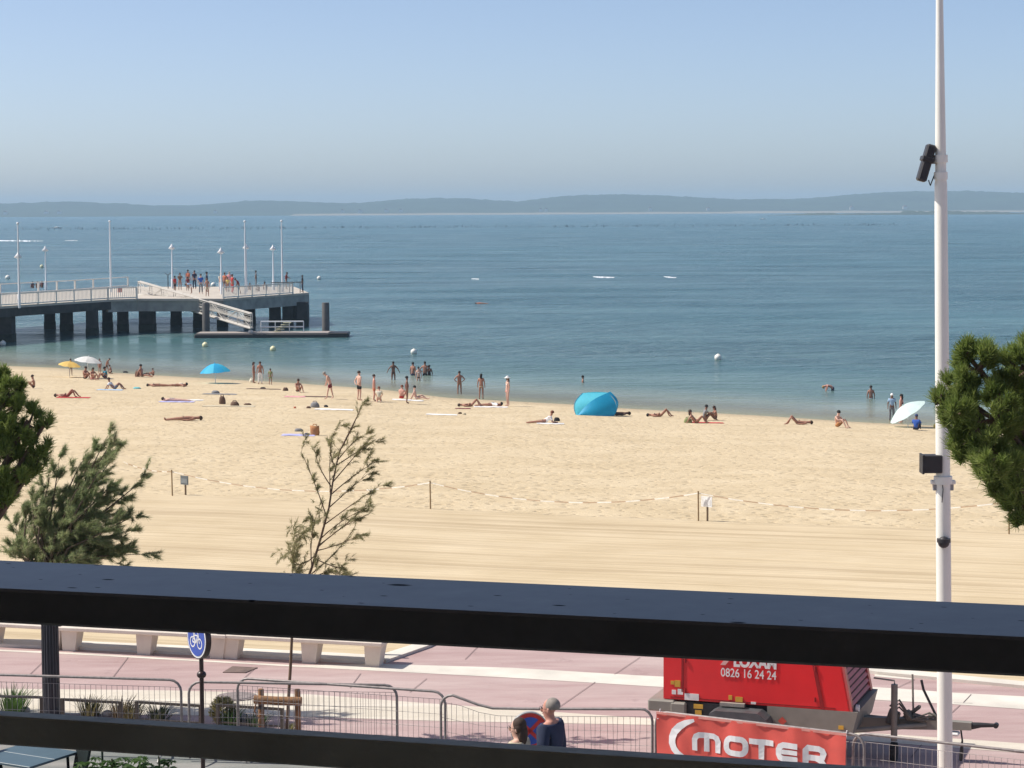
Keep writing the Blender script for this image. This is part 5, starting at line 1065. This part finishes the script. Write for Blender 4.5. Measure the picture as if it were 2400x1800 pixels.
# bathers (feet below the surface)
WP=[(922,890,1.62,'armsout',10,'brown','black',[('bra','black'),('briefs','black')],.35,'woman wading with her arms held out'),
(968,880,1.7,'stand',150,'tan','black',[('shorts','navy')],.75,'left one of the bathing group of four'),
(981,892,1.5,'stand',180,'light','black',[('bra','white'),('briefs','black')],.55,'girl with a white bikini top in the bathing group'),
(996,880,1.75,'hips',170,'tan','black',[('shorts','black')],.75,'tallest of the bathing group of four'),
(1006,880,1.6,'stand',-170,'brown','black',[('suit','black')],.85,'bather in a black suit at the right of the group'),
(1077,923,1.62,'hips',190,'tan','black',[('briefs','tan')],.15,'man wading at the edge with his back turned'),
(1366,896,1.65,'stand',90,'tan','black',[],1.2,'lone bather up to the chest above the blue tent'),
(1952,915,1.7,'bend',-90,'pink','blond',[('shorts','navy')],.75,'bather bending down into the water'),
(2041,934,1.65,'stand',180,'tan','black',[('briefs','white')],.85,'dark haired bather in white bottoms'),
(1128,712,1.7,'lie',80,'tan','brown',[('shirt','orange')],.05,'lone swimmer with something orange far out in the bay')]
for (px,py,h,pose,rz,sk_,hr_,cl,dz,lab) in WP:
    p=at(px,py,0); p.z=-dz
    person(p,h,pose,R(rz),sk_,hr_,cl,lab,group='bathers')
# people on the pier
PPL=[(410,686,1.5,'stand',60,'brown','black',[('shirt','red'),('shorts','black')],'person in red at the left end of the pier crowd'),
(422,680,1.6,'lean',180,'tan','brown',[('shirt','brown')],'person in brown second from the left on the pier'),
(441,676,1.75,'stand',150,'tan','brown',[('shirt','orange'),('shorts','grey')],'tall person in an orange top on the pier'),
(440,682,1.3,'stand',0,'brown','black',[('shirt','maroon')],'child in dark red in front of the orange top'),
(456,678,1.75,'stand',-150,'tan','black',[('shirt','navy'),('trousers','navy')],'person in navy with a dark cap on the pier'),
(449,688,1.4,'bend',-90,'tan','brown',[('shirt','lblue'),('shorts','white')],'person in light blue bending down on the pier'),
(471,689,1.75,'stand',20,'light','brown',[('shirt','blue'),('trousers','grey')],'person in a blue shirt and grey trousers on the pier'),
(485,684,1.8,'stand',90,'brown','black',[('shirt','navy'),('shorts','black')],'person in a navy top beside the tanned back'),
(486,695,1.55,'stand',180,'tan','brown',[('shorts','beige')],'bare backed person at the near edge of the pier crowd'),
(517,682,1.6,'lean',30,'light','blond',[('shirt','cream'),('trousers','white')],'person in cream left of the cream lamp'),
(527,681,1.65,'stand',160,'tan','brown',[('shirt','orange'),('shorts','brown')],'person in orange right of the cream lamp'),
(534,684,1.3,'stand',0,'tan','black',[('shirt','yellow')],'child in yellow between the orange and pink tops'),
(538,680,1.7,'hips',0,'light','grey',[('shirt','pink'),('shorts','white')],'person in a pink top under the pier lamps'),
(545,688,1.7,'stand',120,'tan','brown',[('shirt','red'),('trousers','red')],'person all in red at the railing'),
(560,690,1.5,'stoop',-90,'brown','black',[('shirt','maroon'),('shorts','black')],'dark figure leaning left of the mast with a lamp'),
(586,680,1.3,'sit',0,'brown','brown',[('shirt','grey')],'seated person in grey right of the mast with a lamp'),
(600,672,1.55,'armsout',90,'dark','black',[('shirt','grey'),('trousers','grey')],'dark figure pointing out to sea on the pier'),
(620,680,1.5,'sit',20,'brown','black',[('shirt','beige')],'person in beige seated before the last lamp'),
(606,683,1.2,'sit',-20,'brown','black',[('shirt','brown')],'small seated person between the grey and beige ones'),
(671,678,1.6,'lean',100,'brown','brown',[('shirt','maroon'),('shorts','grey')],'person at the mast nearest the pier end'),
(709,684,1.5,'stand',-90,'brown','black',[('shirt','black'),('trousers','navy')],'dark figure at the very corner of the pier'),
(77,676,1.3,'sit',0,'brown','black',[('shirt','navy')],'left one of the group seated at the left of the pier'),
(88,676,1.3,'sit',10,'brown','black',[('shirt','black')],'middle one of the group seated at the left of the pier'),
(99,675,1.3,'sit',-10,'brown','black',[('shirt','maroon')],'right one of the group seated at the left of the pier')]
for (px,py,h,pose,rz,sk_,hr_,cl,lab) in PPL:
    p=at(px,py,DZ); person(p,h*1.16,pose,R(rz),sk_,hr_,cl,lab,group='people on the pier')
# ------------------------------------------------------------------ the two pedestrians in front of the barrier
def pedestrian(px,pyhead,h,rz,sk,hairc,clothes,label,long=False,glasses=True):
    s_=h/1.75; dist=(CZ-ST-h)*FPX/(pyhead-489); p=atY(px,pyhead,dist); o=empty('person',(p.x,p.y,ST),label,'person',rz=rz); o.scale=(s_,)*3
    pts=[];rd=[];ed=[];ix={}
    def a_(n,p,r_,fr=None):
        pts.append(p); rd.append(r_); ix[n]=len(pts)-1
        if fr is not None: ed.append((ix[fr],ix[n]))
    P=POSE['stand']
    a_('pelvis',P['pelvis'],.13); a_('spine',P['spine'],.115,'pelvis'); a_('chest',P['chest'],.14,'spine'); a_('neck',(0,.015,1.485),.058,'chest')
    a_('jaw',(0,-.03,1.555),(.062,.066),'neck'); a_('face',(0,-.022,1.615),(.072,.084),'jaw'); a_('crown',(0,.0,1.69),(.070,.082),'face'); a_('tip',(0,.005,1.735),.045,'crown')
    for s__,q in (('L',-1),('R',1)):
        a_('sh'+s__,(q*.175,0,1.42),.066,'chest'); a_('el'+s__,(q*.235,.03,1.13),.044,'sh'+s__); a_('wr'+s__,(q*.24,-.10,.92),.030,'el'+s__); a_('pa'+s__,(q*.235,-.14,.865),.030,'wr'+s__)
        for f_,(dx,L_) in enumerate(((-.03,.07),(-.01,.085),(.01,.08),(.03,.062))):
            a_('f%d'%f_+s__,(q*.235+dx,-.17,.835),.0095,'pa'+s__); a_('g%d'%f_+s__,(q*.235+dx*1.1,-.175,.835-L_*.9),.008,'f%d'%f_+s__)
        a_('t'+s__,(q*.20,-.15,.87),.011,'wr'+s__); a_('u'+s__,(q*.19,-.175,.83),.009,'t'+s__)
        a_('hip'+s__,(q*.09,0,.90),.09,'pelvis'); a_('kn'+s__,(q*.10,-.02,.5),.058,'hip'+s__); a_('an'+s__,(q*.10,.03,.09),.042,'kn'+s__); a_('to'+s__,(q*.11,-.14,.04),.04,'an'+s__)
    me=skin('body',pts,ed,rd,2); me.materials.clear(); me.materials.append(mat('skin_'+sk,SKIN[sk],.55,.08,8)); b=link('body',me,o)
    MB().sph((0,-.108,1.60),(.014,.022,.026),10,6).build('nose',MC['skin_'+sk],b)
    for q in(-1,1):
        MB().sph((q*.076,.01,1.612),(.012,.022,.034),8,6).build('ear',MC['skin_'+sk],b)
        MB().sph((q*.031,-.090,1.628),(.014,.010,.009),8,6).build('eye',BLK,b)
    MB().sph((0,-.094,1.565),(.024,.010,.006),8,5).build('mouth',mat('lips',(.35,.12,.10),.6),b)
    if glasses:
        g=MB()
        for q in(-1,1):
            ring=[(q*.034+.026*cos(a),-.112,1.628+.021*sin(a)) for a in np.linspace(0,2*pi,13)]; g.tube(ring,.0022,5,cap=False); g.tube([(q*.06,-.108,1.63),(q*.084,-.03,1.632),(q*.084,.02,1.625)],.002,5)
        g.tube([(-.01,-.113,1.632),(.01,-.113,1.632)],.0035,5); g.build('glasses',BLK,o)
    hm=mat('hair_'+hairc,HAIRC[hairc],.75,.3,40,.4,200)
    m=MB(); m.sph((0,.030,1.668) if not long else (0,.022,1.672),(.084,.090,.088),18,10,z0=-.45)
    if long: m.sph((0,.065,1.55),(.085,.06,.15),14,9); m.sph((0,.03,1.63),(.092,.085,.10),14,8)
    m.build('hair',hm,o)
    for kd,c in clothes:
        q=link(kd,body_mesh('stand',kd),o); oset(q,cm(c))
    return o
pedestrian(1290,1649,1.78,R(-118),'pink','grey',[('coat','navy'),('trousers','grey')],'grey haired man in a dark navy jacket with glasses, facing left')
pedestrian(1214,1697,1.62,R(-115),'light','brown',[('coat','beige'),('trousers','navy')],'woman with long brown hair walking in front of the man',True)
# ------------------------------------------------------------------ things lying on the beach
def slab_on_sand(px,py,w,d,rz,name,c,label,cat,wrinkle=.02,h=.02):
    p=ag(px,py); NX,NY=10,6; rr_=random.Random(int(px)); vs=[];fs=[]
    ca,sa=cos(rz),sin(rz)
    for j in range(NY+1):
        for i in range(NX+1):
            u=(i/NX-.5)*w; v=(j/NY-.5)*d; x=u*ca-v*sa; y=u*sa+v*ca; z=zg(p.x+x,p.y+y)-p.z+h+wrinkle*rr_.random(); 
            if i in(0,NX) or j in(0,NY): z-=.015
            vs.append((x,y,z))
    for j in range(NY):
        for i in range(NX): q=j*(NX+1)+i; fs.append((q,q+1,q+NX+2,q+NX+1))
    n=len(vs); vs+= [(x,y,z-.012) for x,y,z in vs[:n]]; fs+=[tuple(n+i for i in f[::-1]) for f in fs]
    m=MB(); m.add(vs,fs,0,True); return tag(m.build(name,cm(c),loc=p),label,cat)
tw=[(172,932,1.9,.9,R(3),'red','red towel under the person with raised knees'),(415,942,2.0,1.0,0,'lav','white and violet towel under the sunbather at the left'),(452,938,1.2,1.0,0,'white','bright white towel end right of the violet towel'),
(515,924,2.1,1.0,0,'grey','grey blue towel with a pile of clothes'),(692,930,1.3,1.2,0,'pink','crumpled pink and white towel left of the man in red shorts'),(742,930,1.8,.9,0,'brown','flat brown towel beside the crumpled pink one'),
(536,952,2.9,.9,0,'beige','beige mat carrying the dark backpack'),(783,960,2.1,1.0,0,'white','white towel with a grey backpack at its left end'),(700,1020,1.5,1.2,0,'lav','lavender towel beside the orange brown tote bag'),(1035,972,1.7,1.0,0,'white','empty white towel left of the propped woman'),
(1290,993,1.4,1.0,0,'white','white towel under the propped red haired woman'),(1650,991,2.1,1.0,0,'red','red towel of the group right of the tent'),(956,938,1.9,1.2,0,'white','white towel under the two people sitting behind the dark swimsuit'),(1150,954,2.0,1.,0,'white','white towel under the pair lying together'),
(258,914,1.6,.9,0,'lblue','pale blue towel under the woman in the white top'),(618,912,2.2,.8,0,'brown','dark towel with a white corner below the child in olive'),(1085,958,.9,.6,0,'maroon','small dark cloth by the heads of the lying pair')]
for (px,py,w,d,rz,c,lab) in tw: slab_on_sand(px,py,w,d,rz,'beach_towel',c,lab,'towel')
def bag(px,py,w,h,c,label,kind='bag'):
    p=ag(px,py); o=empty(kind,p,label,'bag',rz=random.uniform(-.3,.3)); m=MB()
    vs=[];fs=[];n=14
    prof=[(0,1),(.15,1.08),(.5,1.0),(.8,.8),(1,.45)]
    if kind=='tote_bag': prof=[(0,.9),(.3,1.0),(.7,.95),(1,1.0)]
    for z,k in prof:
        for i in range(n): a=2*pi*i/n; vs.append((w/2*k*cos(a)*(1+.06*sin(3*a+z*4)),w*.32*k*sin(a),h*z+(.04*cos(2*a)*h if z==1 else 0)))
    for j in range(len(prof)-1):
        for i in range(n): fs.append((j*n+i,j*n+(i+1)%n,(j+1)*n+(i+1)%n,(j+1)*n+i))
    fs.append(tuple(range((len(prof)-1)*n,len(prof)*n))); m.add(vs,fs,0,True); m.build('body',cm(c),o)
    if h>.25: MB().tube([(-w*.25,0,h*.95),(-w*.15,0,h*1.18),(w*.15,0,h*1.18),(w*.25,0,h*.95)],.02,6).build('handle',cm(c),o)
bag(521,947,.36,.46,'brown','dark upright backpack on the beige mat','backpack'); bag(550,952,.48,.27,'brown','dark brown bag right of the upright backpack'); bag(580,949,.4,.10,'brown','low brown sandals bag at the right end of the beige mat')
bag(738,1020,.44,.42,'tan','orange brown tote bag standing by the lavender towel','tote_bag'); bag(700,1011,.38,.14,'grey','grey cap shaped bundle on the lavender towel'); bag(719,1020,.25,.10,'navy','small dark bundle left of the tote bag')
bag(738,955,.50,.30,'grey','grey backpack on the white towel','backpack'); bag(723,957,.24,.12,'brown','small brown bag left of the grey backpack'); bag(764,954,.24,.12,'black','small black pouch on the white towel'); bag(691,957,.14,.10,'orange','tiny orange brown cup standing on the sand')
bag(322,883,.38,.42,'brown','brown bag standing left of the seated man'); bag(294,874,.4,.14,'black','flat black bundle at the water edge'); bag(424,905,.36,.22,'cream','cream bag by the heads of the two sunbathers')
bag(669,916,.34,.22,'brown','dark brown bag left of the person sitting alone'); bag(590,896,.34,.26,'cream','white and brown bag at the feet of the standing couple'); bag(505,922,.5,.18,'grey','pile of blue grey clothes on the grey towel')
bag(1612,991,.42,.26,'green','green bag at the left end of the red towel'); bag(1078,970,.22,.10,'brown','brown shoes by the right end of the empty white towel'); bag(1088,972,.2,.10,'beige','beige shoe beside the brown shoes'); bag(1305,987,.3,.2,'black','black bag in front of the propped woman')
bag(1155,950,.3,.2,'black','black bag right of the pair lying together'); bag(2192,1003,.22,.2,'yellow','pale yellow beach ball by the pine crown','beach_ball'); bag(616,911,.35,.1,'black','black bundle on the dark towel')
bag(208,888,.3,.16,'cream','small cream bag between the pair under the white parasol'); bag(321,911,.5,.10,'aqua','pale turquoise swimming float right of the reclining woman','swim_float')
# parasols
def parasol(px,py,r_,H,tilt,tdir,cols,label,rise=.30,n=8,pole_len=None):
    p=ag(px,py); o=empty('parasol',p,label,'parasol'); ax=Vector((sin(tilt)*cos(tdir),sin(tilt)*sin(tdir),cos(tilt)))
    M=Vector((0,0,1)).rotation_difference(ax).to_matrix(); knee=Vector((0,0,H*.62)); apex=knee+ax*(H*.38)
    MB().tube([(0,0,-.2),knee,apex],.02,8).build('pole',mat('pole_pale',(.7,.7,.7),.5),o)
    for k in range(n):
        m=MB(); vs=[];fs=[];A0,A1=2*pi*k/n,2*pi*(k+1)/n
        for j in range(5):
            q=j/4; rr=r_*q; z=-rise*q**1.9
            for i in range(4):
                a=A0+(A1-A0)*i/3; sag=.03*q*sin(pi*i/3); vs.append(apex+M@Vector((rr*cos(a),rr*sin(a),z-sag)))
        for j in range(4):
            for i in range(3): b=j*4+i; fs.append((b,b+1,b+5,b+4))
        m.add(vs,fs,0,True); m.build('canopy_panel',cols[k%len(cols)],o)
        e=apex+M@Vector((r_*cos(A0),r_*sin(A0),-rise)); e2=apex+M@Vector((0,0,-.35)); MB().tube([e2,apex+M@Vector((r_*.55*cos(A0),r_*.55*sin(A0),-rise*.34))],.008,5).build('rib',MC['pole_pale'],o)
    MB().tube([apex,apex+ax*.08],[.03,.012],6).build('finial',cols[0],o)
PY_=mat('parasol_yellow',(.78,.55,.16),.7,.06,trans=.3); PW_=mat('parasol_white',(.78,.80,.80),.7,.05,trans=.3); PB1=mat('parasol_blue',(.02,.40,.72),.7,.05,trans=.3); PB2=mat('parasol_azure',(.05,.52,.78),.7,.05,trans=.3); PA=mat('parasol_aqua_white',(.66,.82,.80),.7,.05,trans=.3)
parasol(163,884,.78,1.12,radians(9),radians(-20),[PY_],'yellow parasol with a person right behind it',.28)
parasol(206,886,.95,1.52,radians(8),radians(-10),[PW_],'white parasol over the tanned pair',.33)
parasol(505,898,1.05,1.35,radians(4),radians(180),[PB1,PB2],'bright blue parasol left of the man in white shorts',.58)
parasol(2128,1001,1.08,1.25,radians(33),radians(184),[PA],'tilted pale turquoise parasol beside the mast',.42)
# pop-up tent
tp=ag(1395,973); tent=empty('beach_tent',tp,'bright turquoise pop up beach tent','tent')
TA=mat('tent_light',(.10,.62,.80),.6,.05,trans=.25); TB_=mat('tent_blue',(.01,.36,.62),.6,.05,trans=.25)
WX=1.10; HT=1.32
def tp_(u,v): return (u,v)
low=[(-1.06,-.45,0),(0.0,-.75,0),(1.02,-.5,0),(1.05,.6,0),(-1.0,.6,0)]
top=[(-.66,0,1.24),(-.2,.05,1.31),(.35,.02,1.31),(.80,.0,1.22)]
def patch(rows,name,m_):
    vs=[];fs=[];n=len(rows[0])
    for r_ in rows: vs+=r_
    for j in range(len(rows)-1):
        for i in range(n-1): b=j*n+i; fs.append((b,b+1,b+n+1,b+n))
    q=MB(); q.add(vs,fs,0,True); return q.build(name,m_,tent)
def curve(a,b,bul,n=8,ax=(0,-1,.2)):
    A,B=Vector(a),Vector(b); return [A+(B-A)*t+Vector(ax)*bul*sin(pi*t) for t in np.linspace(0,1,n)]
# diagonal seam from lower left to upper right separates light and dark panels
seam=curve((-1.04,-.50,0),(.72,-.02,1.26),.30,9,(-.35,-.6,.55))
patch([curve((-1.06,-.45,0),(-.70,0,1.24),.28,9,(-1,-.2,.1)), [Vector(a).lerp(Vector(b),.5)+Vector((0,-.03,.02)) for a,b in zip(curve((-1.06,-.45,0),(-.70,0,1.24),.28,9,(-1,-.2,.1)),seam)], seam],'light_panel',TA)
btm=[Vector(p_) for p_ in curve((-1.04,-.50,.0),(1.02,-.45,.0),.32,9,(0,-1,0))]
patch([[Vector(a).lerp(Vector(b),t)+Vector((.27*sin(pi*t)*(i/8)**2,-.08*sin(pi*t),0)) for i,(a,b) in enumerate(zip(seam,btm))] for t in np.linspace(0,1,8)],'dark_panel',TB_)
re=curve((.72,-.02,1.26),(1.02,-.45,.0),.30,9,(1,-.1,.2))
patch([re,[Vector(a).lerp(Vector(b),.5)+Vector((.12,.1,.05)) for a,b in zip(re,curve((.72,.05,1.26),(1.02,.6,0),.3,9,(1,.1,.2)))],curve((.72,.05,1.26),(1.02,.6,0),.3,9,(1,.1,.2))],'side_panel',MC['tent_blue'])
patch([curve((-.70,0,1.24),(.72,-.02,1.26),.05,9,(0,0,1)),curve((-.70,.3,1.2),(.72,.3,1.2),.07,9,(0,0,1)),curve((-1.0,.6,.4),(1.02,.6,.4),.07,9,(0,0,1))],'roof_panel',TA)
for a,b,c in (((-1.06,-.45,0),(-.70,0,1.24),(-1,-.2,.1)),((.72,-.02,1.26),(1.02,-.45,.0),(1,-.1,.2))): MB().tube(curve(a,b,.30,9,c),.012,5).build('hoop_pole',TB_,tent)
